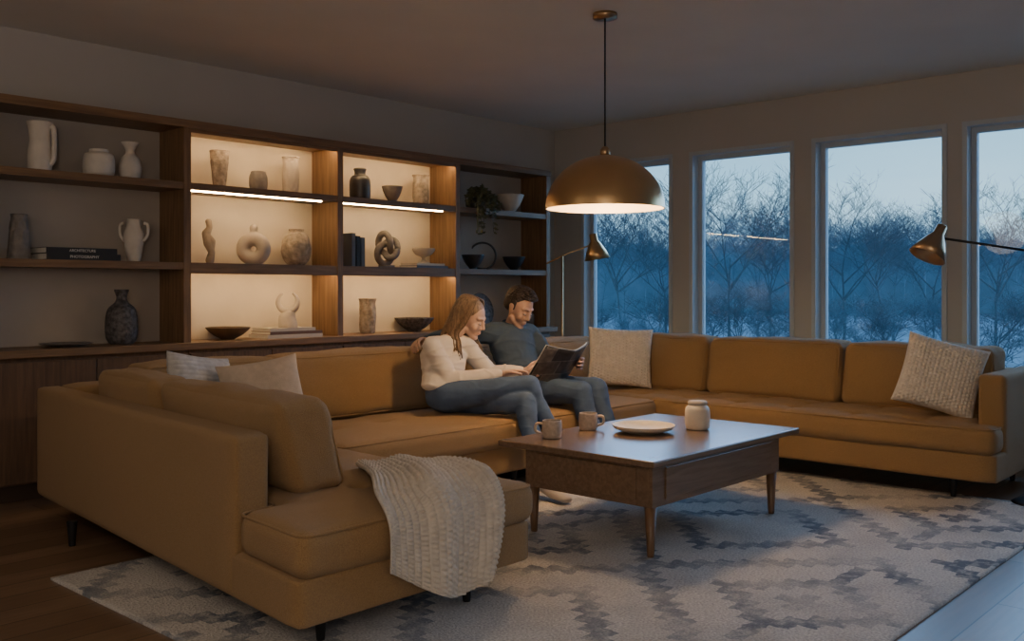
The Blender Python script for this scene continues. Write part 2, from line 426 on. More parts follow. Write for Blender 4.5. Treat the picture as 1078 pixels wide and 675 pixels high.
def vase(name, kind, px, z, pyt, wpx, m, label, cat='vase', mod=None, seg=40, sm=4, smooth=True, y=YD, group=None, extra=None):
    c, R, Hh = place(px, z, pyt, wpx, y)
    b = lathe(auto(PR[kind]), c, R, Hh, seg, mod, sm)
    if extra:
        t = thing(name, label, cat, c, group)
        obj('body', b, m, t, smooth)
        extra(t, c, R, Hh, m); return t
    return tag(obj(name, b, m, None, smooth), label, cat, group)
def handle1(side=1, lo=.35, hi=.9, out=.55, th=.13):
    def f(t, c, R, Hh, m):
        b = bmesh.new(); d = Vector((SA, -CA, 0))*side
        p = [Vector(c)+d*R*.85+Vector((0, 0, Hh*hi)), Vector(c)+d*R*(.85+out)+Vector((0, 0, Hh*(hi-.05))), Vector(c)+d*R*(.85+out)+Vector((0, 0, Hh*(lo+.15))), Vector(c)+d*R*.8+Vector((0, 0, Hh*lo))]
        tube(b, spline(p, 6), R*th, 10); obj('handle', b, m, t)
    return f
def handle2(t, c, R, Hh, m):
    handle1(1, .5, .93, .3)(t, c, R, Hh, m); handle1(-1, .5, .93, .3)(t, c, R, Hh, m)
# bay 1
vase('ceramic_pitcher', 'pitcher', 42, 1.89, 130, 26, CERAM_W, 'tall cream ceramic pitcher with a handle, on the top left shelf', 'pitcher', extra=handle1(1, .15, .92, .28, .2))
vase('round_pot', 'pot', 104, 1.89, 158, 32, CERAM_W, 'squat round cream pot between the pitcher and the flared vase', 'pot')
vase('flared_vase', 'bottle', 137, 1.89, 151, 23, CERAM_W, 'small cream vase with flared neck on the dark top left shelf')
vase('tapered_vase', 'taper', 20, 1.375, 226, 24, CERAM_G, 'grey faceted tapering vase at the left end of the middle shelf', mod=zig, seg=48, smooth=False)
vase('handled_vase', 'amphora', 141, 1.375, 232, 25, CERAM_W, 'pale two-handled vase beside the black book stack', extra=handle2)
vase('patterned_vase', 'gourd', 128, .86, 306, 31, CERAM_N, 'large dark patterned vase on the countertop under the left bay', mod=rib)
def plate(name, x, y, z, R, m, label, cat='plate', h=.02, group=None):
    pr = [(.5, 0), (.55, .15), (.85, .6), (1, 1), (.97, 1), (.8, .75), (.5, .4), (.02, .38)]
    return tag(obj(name, lathe(pr, (x, y, z), R, h, 48, None, 2), m), label, cat, group)
x, D = atY(70, 5.84); plate('serving_plate', x, 5.84, .86, .15, CERAM_G, 'flat grey plate lying on the countertop left of the patterned vase')
# bay 2
vase('faceted_vase', 'flare', 231, 1.89, 159, 20, CERAM_P, 'brownish faceted vase on the top shelf of the first lit bay', mod=zig, seg=48, smooth=False)
vase('ribbed_pot', 'flat', 272, 1.89, 181, 18, CERAM_G, 'tiny dark ribbed pot between two faceted vases', 'pot', mod=rib)
vase('faceted_vase', 'cylv', 306, 1.89, 166, 18, CERAM_L, 'white zigzag-faceted vase at the right of the top lit shelf', mod=zig, seg=48, smooth=False)
def sculpture_figure(px, z, pyt, wpx):
    c, R, Hh = place(px, z, pyt, wpx); C0 = Vector(c); r = Vector((SA, -CA, 0))
    b = bmesh.new()
    P = lambda a, h: C0+r*R*a+Vector((0, 0, Hh*h))
    chain(b, [(P(.1, .07), R*.55), (P(.35, .25), R*.42), (P(-.1, .45), R*.6), (P(-.35, .66), R*.55), (P(.1, .8), R*.35), (P(-.05, .93), R*.42)])
    chain(b, [(P(-.35, .66), R*.4), (P(.55, .5), R*.28), (P(.35, .25), R*.3)])
    b = remesh(b, .005, 4)
    return tag(obj('abstract_figurine', b, CERAM_B), 'slender beige abstract figurine beside the round bottle vase', 'sculpture')
sculpture_figure(220, 1.375, 230, 17)
def hole_vase(px, z, pyt, wpx):
    c, R, Hh = place(px, z, pyt, wpx); C0 = Vector(c); r = Vector((SA, -CA, 0)); b = bmesh.new()
    cz = C0+Vector((0, 0, R*.92))
    pts = [cz+(r*math.cos(a)+Vector((0, 0, 1))*math.sin(a))*R*.58 for a in [2*PI*k/40 for k in range(40)]]
    tube(b, pts, R*.42, 16, True)
    chain(b, [(cz+Vector((0, 0, R*.7)), R*.28), (C0+Vector((0, 0, Hh*.9)), R*.2), (C0+Vector((0, 0, Hh*.97)), R*.25)])
    b = remesh(b, .006, 4)
    for v in b.verts:
        if v.co.z < z+.001: v.co.z = z
    return tag(obj('ring_vase', b, CERAM_L), 'white round ring-shaped vase with a narrow neck in the lit bay', 'vase')
hole_vase(267, 1.375, 239, 36)
vase('boulder_vase', 'ball', 312, 1.375, 242, 31, CERAM_P, 'rough pitted boulder-shaped vase on the middle lit shelf', mod=lump, seg=60)
vase('shallow_bowl', 'bowl', 240, .86, 345, 46, BROWNB, 'dark brown bowl on the countertop in the first lit bay', 'bowl')
def book(x, y, z, w, d, h, m, label, upright=False, rot=0, group=None, text=None):
    t = thing('book', label, 'book', (x, y, z), group); t.rotation_euler = (0, 0, rot)
    M = wmat(t); c = bmesh.new(); th = .003
    if not upright:
        box(c, -w/2, w/2, -d/2, d/2, 0, th); box(c, -w/2, w/2, -d/2, d/2, h-th, h); box(c, -w/2, w/2, -d/2, -d/2+th, th, h-th)
        p = B(-w/2+.004, w/2-.004, -d/2+th, d/2-.005, th, h-th)
    else:
        box(c, -w/2, -w/2+th, -d/2, d/2, 0, h); box(c, w/2-th, w/2, -d/2, d/2, 0, h); box(c, -w/2+th, w/2-th, -d/2, -d/2+th, 0, h)
        p = B(-w/2+th, w/2-th, -d/2+th, d/2-.005, .004, h-.004)
    c.transform(M); p.transform(M)
    co_ = obj('cover', c, m, t, False); obj('pages', p, PAPER, t, False)
    if text:
        cu = bpy.data.curves.new('lettering', 'FONT'); cu.body = text; cu.size = h*.62; cu.align_x = 'CENTER'; cu.align_y = 'CENTER'; cu.extrude = .0004
        to = bpy.data.objects.new('lt', cu); COL.objects.link(to)
        dg = bpy.context.evaluated_depsgraph_get(); dg.update(); me = bpy.data.meshes.new_from_object(to.evaluated_get(dg))
        bpy.data.objects.remove(to); me.materials.clear(); me.materials.append(LETTER)
        lo = bpy.data.objects.new('spine_lettering', me); COL.objects.link(lo); lo.parent = co_; lo.location = (0, -d/2-.0006, h/2); lo.rotation_euler = (PI/2, 0, 0)
    return t
x, D = atY(80, 5.85)
g = 'black books stacked on the left middle shelf'
book(x, 5.85, 1.375, .44, .24, .038, BOOKD, 'lower black book of the two stacked in the left bay', group=g, text='PHOTOGRAPHY')
book(x-.01, 5.85, 1.413, .42, .23, .035, BOOKD, 'upper black book with white spine lettering in the left bay', group=g, text='ARCHITECTURE')
x, D = atY(301, 5.84); g = 'pale books stacked under the ring sculpture'
book(x, 5.84, .86, .46, .25, .025, BOOKC, 'lowest pale book of the stack under the ring sculpture', group=g)
book(x+.01, 5.84, .885, .44, .24, .022, BOOKR, 'brown middle book of the stack under the ring sculpture', group=g)
book(x-.015, 5.84, .907, .38, .23, .022, BOOKC, 'topmost pale book directly under the ring sculpture', group=g)
def ring_sculpture(px, z, pyt, wpx):
    c, R, Hh = place(px, z, pyt, wpx, 5.82); C0 = Vector(c); r = Vector((SA, -CA, 0)); U = Vector((0, 0, 1))
    t = thing('ring_sculpture', 'pale sculpture with an open crescent ring on a carved body', 'sculpture', c)
    b = bmesh.new(); chain(b, [(C0+U*.02, R*.85), (C0+U*Hh*.22-r*R*.1, R*.75), (C0+U*Hh*.36+r*R*.15, R*.5), (C0+U*Hh*.44, R*.3)])
    b = remesh(b, .006, 3)
    for v in b.verts: v.co.z = max(v.co.z, z)
    obj('body', b, CERAM_L, t)
    cc = C0+U*(Hh*.74); b = bmesh.new()
    an = [math.radians(120+ (300*k/24)) for k in range(25)]
    tube(b, [cc+(r*math.cos(a)+U*math.sin(a))*R*.82 for a in an], [R*(.09+.20*math.sin(PI*k/24)) for k in range(25)], 10)
    obj('crescent', b, CERAM_L, t)
ring_sculpture(303, .929, 308, 25)
# bay 3
def lid(t, c, R, Hh, m):
    obj('rim', lathe([(.5, 0), (.62, .3), (.62, .8), (.5, 1)], (c[0], c[1], c[2]+Hh*.97), R, .02, 24, None, 1), m, t)
vase('dark_jar', 'jar', 379, 1.89, 179, 22, CERAM_D, 'glossy black jar on the top shelf of the second lit bay', 'jar', extra=lid)
vase('small_bowl', 'bowl', 413, 1.89, 197, 22, CERAM_G, 'small grey bowl between black jar and pitted vase', 'bowl')
vase('pitted_vase', 'cylv', 443, 1.89, 185, 18, CERAM_P, 'small white pitted vase at the right of the second lit top shelf', mod=lump, seg=40)
g = 'upright dark books in the second lit bay'
for k, (mm, hh, lab) in enumerate([(BOOKG, .25, 'tall grey-blue upright book nearest the divider'), (BOOKD, .23, 'black upright book between two upright books'), (BOOKG, .22, 'shortest grey-blue upright book next to the knot sculpture')]):
    x, D = atY(365+k*5, 5.83); book(x+.0, 5.83, 1.375, .034, .17, hh, mm, lab, True, group=g)
def knot(px, z, pyt, wpx):
    c, R, Hh = place(px, z, pyt, wpx); C0 = Vector(c)+Vector((0, 0, Hh/2)); b = bmesh.new(); r = Vector((SA, -CA, 0)); n = Vector((CA, SA, 0)); U = Vector((0, 0, 1))
    pts = []
    for k in range(120):
        t = 2*PI*k/120; q = (2+math.cos(3*t))/3
        pts.append(C0+r*math.cos(2*t)*q*R*.8+U*math.sin(2*t)*q*Hh*.42+n*math.sin(3*t)*R*.4)
    tube(b, pts, R*.24, 10, True)
    box(b, c[0]-.05, c[0]+.05, c[1]-.04, c[1]+.04, z, z+.02)
    return tag(obj('knot_sculpture', b, CERAM_G), 'grey interlaced knot sculpture on the middle shelf', 'sculpture')
knot(407, 1.375, 242, 29)
x, D = atY(446, 5.84); g = 'flat books under the footed bowl'
book(x, 5.84, 1.375, .34, .22, .02, BOOKG, 'lower grey-blue book beneath the footed bowl', group=g)
book(x-.01, 5.84, 1.395, .31, .20, .018, BOOKC, 'upper cream book beneath the footed bowl', group=g)
PR['footed'] = [(.6, 0), (.5, .08), (.2, .2), (.2, .42), (.7, .6), (.95, .85), (1, 1)]
vase('footed_bowl', 'footed', 446, 1.413, 262, 24, CERAM_L, 'white footed bowl standing on two flat books', 'bowl', y=5.84)
vase('twisted_vase', 'cylv', 387, .86, 315, 18, CERAM_P, 'tall beige spiral-textured vase on the countertop', mod=spiral, seg=48)
vase('wide_bowl', 'bowl', 436, .86, 335, 40, CERAM_N, 'wide dark patterned bowl on the countertop behind the woman', 'bowl', mod=rib, seg=56)
# bay 4
vase('white_bowl', 'bowl', 537, 1.89, 206, 29, CERAM_W, 'round white bowl on the top shelf beside the trailing plant', 'bowl')
vase('dark_bowl', 'bowl', 498, 1.375, 269, 24, CERAM_D, 'small dark bowl on the middle shelf of the unlit right bay', 'bowl', y=5.80)
vase('dark_bowl', 'bowl', 541, 1.375, 271, 24, CERAM_D, 'small dark bowl at the right end of the middle shelf', 'bowl')
c, R, Hh = place(508, 1.375, 252, 28, 5.95)
b = bmesh.new(); rr = Vector((SA, -CA, 0)); cc = Vector(c)+Vector((0, 0, R+.006))
tube(b, [cc+(rr*math.cos(a)+Vector((0, 0, 1))*math.sin(a))*R for a in [2*PI*k/36 for k in range(36)]], .009, 8, True)
box(b, c[0]-.04, c[0]+.04, c[1]-.03, c[1]+.03, 1.375, 1.39)
tag(obj('wire_ring', b, CERAM_D), 'thin dark standing ring ornament behind the small bowl', 'ornament')
t = thing('display_plate', 'dark patterned plate standing upright behind the man', 'plate', (atY(505, 5.9)[0], 5.9, .86))
b = lathe([(.02, 0), (.6, .05), (.9, .4), (1, 1), (.9, .7), (.5, .3), (.02, .25)], (0, 0, 0), .15, .025, 40, None, 2)
b.transform(Matrix.Translation((t.location.x, 5.9, 1.02)) @ Matrix.Rotation(math.radians(78), 4, 'X')); obj('dish', b, CERAM_N, t)
obj('stand', B(t.location.x-.06, t.location.x+.06, 5.86, 5.96, .86, .88), SHW_D, t, False)
vase('small_jar', 'jar', 554, .86, 325, 17, CERAM_G, 'small grey jar on the countertop near the room corner', 'jar')
# trailing plant
c, R, Hh = place(500, 1.89, 205, 24, 5.775)
pl = thing('potted_plant', 'dark pot with a trailing leafy plant hanging over the top shelf', 'plant', c)
obj('pot', lathe(auto(PR['flat']), c, R*.8, .09, 28), CERAM_D, pl)
lf = bmesh.new(); st = bmesh.new()
for k in range(34):
    a = random.uniform(0, 2*PI); up = random.uniform(.04, .10); o0 = Vector(c)+Vector((0, 0, .08))
    out = Vector((math.cos(a), -abs(math.sin(a))*.7-.25, 0))
    L = random.uniform(.10, .17); drop = random.uniform(.05, .30) if k % 2 else random.uniform(-.05, .06)
    if k % 2: out = Vector((math.cos(a)*.7, -.85, 0))
    ps = spline([o0, o0+out*L*.5+Vector((0, 0, up)), o0+out*L+Vector((0, 0, up*.4-drop*.3)), o0+out*L*1.12+Vector((0, 0, -drop))], 5)
    tube(st, ps, .0025, 5)
    for i in range(3, len(ps), 1):
        p = ps[i]; d = Vector((random.uniform(-1, 1), random.uniform(-1, .2), random.uniform(-.8, .5))).normalized(); s = random.uniform(.024, .042)
        n = d.cross(Vector((random.random(), random.random(), 1))).normalized()
        q = [p, p+d*s*.5+n*s*.42, p+d*s*1.0+n*s*.3, p+d*s*1.5, p+d*s*1.0-n*s*.3, p+d*s*.5-n*s*.42]
        lf.faces.new([lf.verts.new(v) for v in q])
obj('stems', st, LEAF, pl); obj('leaves', lf, LEAF, pl, False)

# ------------------------------------------------------------ sectional sofa
def warp(v):
    w = max(0, min(1, (2.9-v.x)/1.1)); return Vector((v.x+.104*(v.y-2.53)*w, v.y, v.z))
def tuft(bm, pts, z, dep=.038, s=.05):
    for v in bm.verts:
        if v.co.z > z-.05:
            for (a, b) in pts:
                d2 = (v.co.x-a)**2+(v.co.y-b)**2
                if d2 < .08:
                    v.co.z -= dep*math.exp(-d2/(2*s*s*.30))+ .014*math.exp(-d2/(2*s*s*2.4))
def grooves(bm, xs, ysr, z, dep=.007):
    for v in bm.verts:
        if v.co.z > z-.04:
            g = 0
            for x in xs: g = max(g, math.exp(-((v.co.x-x)/.016)**2))
            for y in ysr: g = max(g, math.exp(-((v.co.y-y)/.016)**2))
            v.co.z -= dep*g
def puffnoise(bm, a=.004, k=4):
    bm.normal_update()
    for v in bm.verts: v.co += v.normal*(noise.noise(v.co*k)*a+noise.noise(v.co*k*3.3)*a*.4)
def foot(x, y, parent):
    obj('foot', lathe([(.6, 0), (.62, .05), (1, 1), (1, 1.02)], (x, y, .012 if y > 1.25 and x < 5.9 and 1.65 < x and y < 4.09 else 0), .024, .115, 16, None, 1), BLACK, parent)
def btn(parent, pts, z):
    for (a, b) in pts:
        t = bmesh.new(); hull(t, ((a, b, z-.014), (.012, .012, .006)), n=2); edit(t, warp if a < 2.9 else (lambda v: v)); obj('button', t, SOFA, parent)
def roundpoly(P, r, n=5):
    out = []; N_ = len(P)
    for i in range(N_):
        p = Vector(P[i]); a = Vector(P[i-1]); b = Vector(P[(i+1) % N_])
        pa = p+(a-p).normalized()*r; pb = p+(b-p).normalized()*r
        for k in range(n+1):
            t = k/n; out.append(pa*(1-t)**2+p*2*t*(1-t)+pb*t*t)
        nxt = b+(p-b).normalized()*r
        for k in range(1, 8): out.append(pb.lerp(nxt, k/8))
    return out
def piping(P, r, parent, fn=lambda v: v, rad=.0055):
    b = tube(bmesh.new(), roundpoly(P, r), rad, 7, True); edit(b, fn); return obj('piping', b, SOFA, parent)

s1 = thing('sofa_chaise', 'mustard fabric chaise section in the left foreground, its back panel towards us', 'sofa', (2.4, 3.9, 0), 'sections of the mustard U-shaped sofa')
b = rbox(1.78, 2.89, 2.53, 5.265, .12, .285, .022, 20, wr=0); obj('base', edit(b, warp), SOFA, s1)
b = rbox(1.775, 1.93, 2.96, 5.265, .125, .69, .028, 24, (.008, 0, 0), wr=.001); obj('back_panel', edit(b, warp), SOFA, s1)
b = rbox(1.95, 2.905, 2.50, 4.60, .275, .435, .055, 30, (0, 0, .02)); join(b, rbox(1.775, 2.905, 2.50, 2.95, .275, .435, .055, 24, (0, 0, .012)))
b = remesh(b, .011, 4); T1 = [(x, y) for y in (2.98, 3.30, 3.62, 3.94, 4.26) for x in (2.36, 2.68)]
tuft(b, T1, .43); puffnoise(b, .003); sc = obj('seat_cushion', edit(b, warp), SOFA, s1); btn(s1, T1, .432)
q = .014; piping([(2.905-q, 2.50+q, .435-q), (1.775+q, 2.50+q, .435-q), (1.775+q, 2.95, .435-q), (1.96, 2.96, .435-q), (1.96, 4.59, .435-q), (2.905-q, 4.59, .435-q)], .05, sc, warp)
def backc(x0, x1, y0, y1, z0, z1, lean, parent, axis, side=1, name='back_cushion', plump=.026):
    cr = (plump, .008, .018) if axis == 'x' else (.008, plump, .018); r = .05
    b = rbox(x0, x1, y0, y1, z0, z1, r, 32, cr, wr=.006)
    f = (lambda v: warp(Vector((v.x+lean*(v.z-z0), v.y, v.z)))) if axis == 'x' else (lambda v: warp(Vector((v.x, v.y+lean*(v.z-z0), v.z))))
    o = obj(name, edit(b, f), SOFA, parent); q = r*.27
    if axis == 'x':
        X = x1-q if side > 0 else x0+q
        piping([(X, y0+q, z0+q), (X, y1-q, z0+q), (X, y1-q, z1-q), (X, y0+q, z1-q)], .06, o, f)
    else:
        Y = y0+q
        piping([(x0+q, Y, z0+q), (x1-q, Y, z0+q), (x1-q, Y, z1-q), (x0+q, Y, z1-q)], .06, o, f)
    return o
backc(2.06, 2.31, 2.97, 4.02, .43, .79, -.30, s1, 'x', plump=.04)
backc(2.00, 2.24, 4.04, 4.72, .43, .80, -.2, s1, 'x', plump=.04)
for p in ((2.60, 2.60), (1.98, 2.68), (1.95, 4.56), (2.6, 4.4)): foot(p[0], p[1], s1)

s2 = thing('sofa_middle_section', 'mustard fabric middle section of the sofa where the couple sits', 'sofa', (4.3, 4.6, 0), 'sections of the mustard U-shaped sofa')
b = rbox(2.90, 5.69, 3.82, 5.265, .12, .285, .022, 20, wr=0); obj('base', b, SOFA, s2)
b = rbox(1.94, 6.74, 5.03, 5.265, .28, .70, .03, 24, (0, .008, 0), wr=.001); obj('back_panel', edit(b, warp), SOFA, s2)
for (xa, xb, tp) in ((2.92, 4.28, (3.25, 3.6, 3.95)), (4.30, 5.68, (4.6, 5.0, 5.4))):
    b = rbox(xa, xb, 3.78, 4.60, .275, .435, .055, 32, (0, 0, .018)); P_ = [(q, 4.3) for q in tp]
    tuft(b, P_, .43); sc = obj('seat_cushion', b, SOFA, s2); btn(s2, P_, .43)
    q = .015; piping([(xa+q, 3.78+q, .435-q), (xb-q, 3.78+q, .435-q), (xb-q, 4.6-q, .435-q), (xa+q, 4.6-q, .435-q)], .05, sc)
for (xa, xb) in ((2.25, 3.20), (3.22, 4.62), (4.64, 5.55), (5.57, 6.30)):
    backc(xa, xb, 4.62, 4.90, .43, .81, .22, s2, 'y')
for p in ((3.1, 3.9), (4.3, 3.9), (5.5, 3.9)): foot(p[0], p[1], s2)

s3 = thing('sofa_window_section', 'mustard fabric sofa section with tufted seat running along the windows', 'sofa', (6.2, 3.3, 0), 'sections of the mustard U-shaped sofa')
b = rbox(5.72, 6.745, 1.60, 5.02, .12, .285, .022, 20, wr=0); obj('base', b, SOFA, s3)
b = rbox(6.56, 6.745, 1.62, 5.02, .28, .70, .03, 24, wr=.001); obj('back_panel', b, SOFA, s3)
b = rbox(5.90, 6.745, 1.60, 1.75, .13, .715, .03, 22, wr=.001); obj('arm', b, SOFA, s3)
b = rbox(5.69, 6.38, 1.765, 4.60, .275, .435, .055, 36, (0, 0, .02)); join(b, rbox(5.69, 5.89, 1.595, 2.0, .275, .435, .055, 20)); b = remesh(b, .011, 4)
T3 = [(x, y) for y in (2.05, 2.45, 2.85, 3.25, 3.65, 4.05, 4.4) for x in (5.90, 6.15)]
tuft(b, T3, .43); grooves(b, [5.90, 6.15], [2.05, 2.45, 2.85, 3.25, 3.65, 4.05], .43, .010); puffnoise(b, .003); sc = obj('seat_cushion', b, SOFA, s3); btn(s3, T3, .432)
q = .014; piping([(5.69+q, 1.60+q, .435-q), (5.89, 1.60+q, .435-q), (5.9, 1.77, .435-q), (6.37, 1.78, .435-q), (6.37, 4.59, .435-q), (5.69+q, 4.59, .435-q)], .04, sc)
for (ya, yb) in ((1.78, 2.72), (2.74, 3.76), (3.78, 4.60)):
    backc(6.25, 6.52, ya, yb, .43, .84, .18, s3, 'x', -1)
for p in ((5.80, 1.85), (5.80, 3.5), (6.6, 1.75)): foot(p[0], p[1], s3)

# ------------------------------------------------------------ throw pillows
def pillow(name, c, w, h, th, yaw, tilt, m, label, knit=0, n=90, roll=0, amp=.006):
    bm = bmesh.new(); M = Matrix.Translation(c) @ Matrix.Rotation(yaw, 4, 'Z') @ Matrix.Rotation(tilt, 4, 'X') @ Matrix.Rotation(roll, 4, 'Y')
    for sgn in (1, -1):
        g = []
        for i in range(n+1):
            row = []
            for j in range(n+1):
                a = 2*i/n-1; b = 2*j/n-1
                pin = 1-.07*(1-abs(a)**2)*abs(b)**3; pin2 = 1-.07*(1-abs(b)**2)*abs(a)**3
                X = a*w/2*pin2; Z = b*h/2*pin
                Y = th/2*((1-a**4)*(1-b**4))**.55
                Y += .006*noise.noise(Vector((a*2, b*2, sgn)))*(1-a*a)*(1-b*b)
                if knit:
                    e = min(1, (1-max(abs(a), abs(b)))*12)
                    if knit > 0:
                        u_ = i*knit/n; v_ = j*knit/n+.5*(int(u_) % 2)
                        kk = (abs(math.sin(PI*u_))**.8)*(.1+.9*abs(math.sin(PI*v_)))
                    else: kk = abs(math.sin(PI*j*-knit/n))
                    Y += amp*kk*e
                row.append(bm.verts.new(M @ Vector((X, sgn*Y, Z))))
            g.append(row)
        for i in range(n):
            for j in range(n):
                f = (g[i][j], g[i+1][j], g[i+1][j+1], g[i][j+1]); bm.faces.new(f if sgn < 0 else f[::-1])
    bmesh.ops.remove_doubles(bm, verts=bm.verts[:], dist=.0005)
    return tag(obj(name, bm, m), label, 'pillow')
def ctr(px, y): x, D = atY(px, y); return x
pillow('throw_pillow', (ctr(212, 4.40), 4.40, .68), .42, .40, .12, .30, -.25, KNITG, 'grey striped woven pillow at the left corner of the sofa', -16, 96, .16, .005)
pillow('throw_pillow', (ctr(279, 4.22), 4.22, .645), .42, .42, .14, -.35, -.35, LINEN, 'plain beige linen pillow right of the grey striped one', 0, 50, -.14)
pillow('throw_pillow', (6.02, 4.36, .68), .50, .46, .15, -.85, -.22, KNITW, 'large cream chunky-knit pillow in the far corner beside the man', 20, 160, .05, .010)
pillow('throw_pillow', (6.10, 2.02, .675), .47, .46, .15, -1.12, -.35, KNITW, 'cream chunky-knit pillow leaning on the right end of the window sofa', 20, 160, .28, .010)

# ------------------------------------------------------------ knitted throw
rows = [[(2.56, 3.22, .46), (2.72, 3.14, .48), (2.87, 3.00, .47)],
        [(2.36, 2.88, .48), (2.58, 2.82, .495), (2.82, 2.74, .48)],
        [(2.15, 2.60, .475), (2.42, 2.57, .49), (2.70, 2.55, .475)],
        [(2.09, 2.475, .42), (2.38, 2.455, .43), (2.66, 2.465, .41)],
        [(2.08, 2.45, .34), (2.37, 2.43, .28), (2.62, 2.44, .28)],
        [(2.09, 2.455, .26), (2.36, 2.425, .12), (2.57, 2.44, .16)]]
def catm(P, t):
    n = len(P)-1; i = min(int(t*n), n-1); f = t*n-i
    p0 = P[max(i-1, 0)]; p1 = P[i]; p2 = P[i+1]; p3 = P[min(i+2, n)]
    return .5*((2*p1)+(-p0+p2)*f+(2*p0-5*p1+4*p2-p3)*f*f+(-p0+3*p1-3*p2+p3)*f**3)
NT, NS = 22, 40; a_, b_ = NT*7, NS*7
G = []
for i in range(b_+1):
    s = i/b_; G.append([catm([catm([Vector(q) for q in r], t/a_) for r in rows], s) for t in range(a_+1)])
bm = bmesh.new(); top = []; bot = []
for i in range(b_+1):
    ra, rb = [], []
    for j in range(a_+1):
        p = G[i][j]; du = G[i][min(j+1, a_)]-G[i][max(j-1, 0)]; dv = G[min(i+1, b_)][j]-G[max(i-1, 0)][j]
        n = du.cross(dv).normalized()
        if n.z < 0 and i < b_*.4: n = -n
        if n.y > 0 and i >= b_*.4: n = -n
        s, t = i/b_, j/a_
        fold = .026*math.sin(t*PI*4.5+s*1.8+.6)*min(1, .3+s*1.5)+.010*noise.noise(p*6)
        kk = abs(math.sin(PI*t*NT))**.8*(.15+.85*abs(math.sin(PI*(s*NS+.5*(int(t*NT) % 2)))))
        edge = min(1, min(t, 1-t)*14+.35)
        ra.append(bm.verts.new(p+n*(max(fold, -.006)+.012*kk*edge))); rb.append(bm.verts.new(p+n*(max(fold, -.006)-.006)))
    top.append(ra); bot.append(rb)
for i in range(b_):
    for j in range(a_):
        bm.faces.new((top[i][j], top[i][j+1], top[i+1][j+1], top[i+1][j])); bm.faces.new((bot[i][j], bot[i+1][j], bot[i+1][j+1], bot[i][j+1]))
for i in range(b_):
    bm.faces.new((top[i][0], top[i+1][0], bot[i+1][0], bot[i][0])); bm.faces.new((top[i][a_], bot[i][a_], bot[i+1][a_], top[i+1][a_]))
for j in range(a_):
    bm.faces.new((top[0][j], bot[0][j], bot[0][j+1], top[0][j+1])); bm.faces.new((top[b_][j], top[b_][j+1], bot[b_][j+1], bot[b_][j]))
bmesh.ops.recalc_face_normals(bm, faces=bm.faces[:])
tag(obj('throw_blanket', bm, THROW), 'oatmeal chunky-knit throw draped over the front of the chaise', 'blanket')

# ------------------------------------------------------------ rug
bm = bmesh.new(); RX0, RX1, RY0, RY1 = 1.66, 5.90, 1.25, 4.09
nx, ny = 170, 120
g = [[bm.verts.new((RX0+(RX1-RX0)*i/nx, RY0+(RY1-RY0)*j/ny, .010+.003*noise.noise(Vector((i*.9, j*.9, 0))))) for j in range(ny+1)] for i in range(nx+1)]
for i in range(nx):
    for j in range(ny): bm.faces.new((g[i][j], g[i+1][j], g[i+1][j+1], g[i][j+1]))
ext = bmesh.ops.extrude_edge_only(bm, edges=[e for e in bm.edges if e.is_boundary])
for v in ext['geom']:
    if isinstance(v, bmesh.types.BMVert): v.co.z = .0005
tag(obj('area_rug', bm, RUG), 'large cream rug with faded blue-grey stepped diamond pattern', 'rug')

# ------------------------------------------------------------ coffee table
ZR = .012
ct = thing('coffee_table', 'low rectangular walnut coffee table with drawer body and tapered legs', 'table', (4.2, 2.82, ZR))
obj('tabletop', B(3.51, 4.91, 2.36, 3.29, .42, .45, bev=.006), TBL, ct, False)
obj('body', B(3.55, 4.74, 2.395, 3.14, .235, .42, bev=.003), TBL, ct, False)
obj('drawer_front', B(3.542, 3.552, 2.48, 3.06, .262, .405, bev=.002), TBL, ct, False)
obj('drawer_front', B(3.65, 4.64, 2.387, 2.397, .262, .405, bev=.002), TBL, ct, False)
for (x, y) in ((3.58, 2.425), (3.58, 3.11), (4.71, 2.425), (4.71, 3.11)):
    obj('leg', lathe([(.55, 0), (.6, .05), (1, 1)], (x, y, ZR), .028, .235, 20, None, 1), TBLZ, ct)
def mug(x, y, ang, label):
    t = thing('mug', label, 'mug', (x, y, .45), 'stoneware mugs on the coffee table')
    pr = [(.80, 0), (.92, .04), (1, .3), (1, .8), (.96, 1), (.90, 1.01), (.90, .9), (.92, .4), (.85, .12), (.02, .10)]
    obj('body', lathe(pr, (x, y, .45), .050, .088, 36, None, 2), MUG, t)
    obj('coffee', lathe([(.9, 0), (.9, .1)], (x, y, .45+.07), .050, .02, 30, None, 1), MUGIN, t)
    d = Vector((math.cos(ang), math.sin(ang), 0)); o = Vector((x, y, .45)); b = bmesh.new()
    tube(b, spline([o+d*.046+Vector((0, 0, .072)), o+d*.078+Vector((0, 0, .07)), o+d*.082+Vector((0, 0, .035)), o+d*.046+Vector((0, 0, .02))], 6), .007, 8)
    obj('handle', b, MUG, t)
mug(3.74, 3.13, math.radians(130), 'speckled brown mug nearer the table corner by the chaise')
mug(4.09, 3.17, math.radians(-45), 'speckled brown mug with handle to the right, nearer the man')
pr = [(.55, 0), (.6, .1), (.9, .5), (1, 1), (.96, 1.02), (.85, .7), (.55, .4), (.02, .38)]
tag(obj('dinner_plate', lathe(pr, (4.216, 2.90, .45), .165, .038, 60, None, 3), CREAM), 'shallow cream stoneware plate in the middle of the coffee table', 'plate')
jt = thing('stoneware_jar', 'cream lidded stoneware jar on the right of the coffee table', 'jar', (4.495, 2.744, .45))
obj('body', lathe([(.72, 0), (.92, .05), (1, .25), (1, .72), (.85, .88), (.72, .92), (.72, .95)], (4.495, 2.744, .45), .066, .14, 40), CREAM, jt)
obj('lid', lathe([(.72, 0), (.78, .1), (.78, .7), (.7, 1), (.02, 1.05)], (4.495, 2.744, .583), .066, .02, 40, None, 1), CERAM_L, jt)

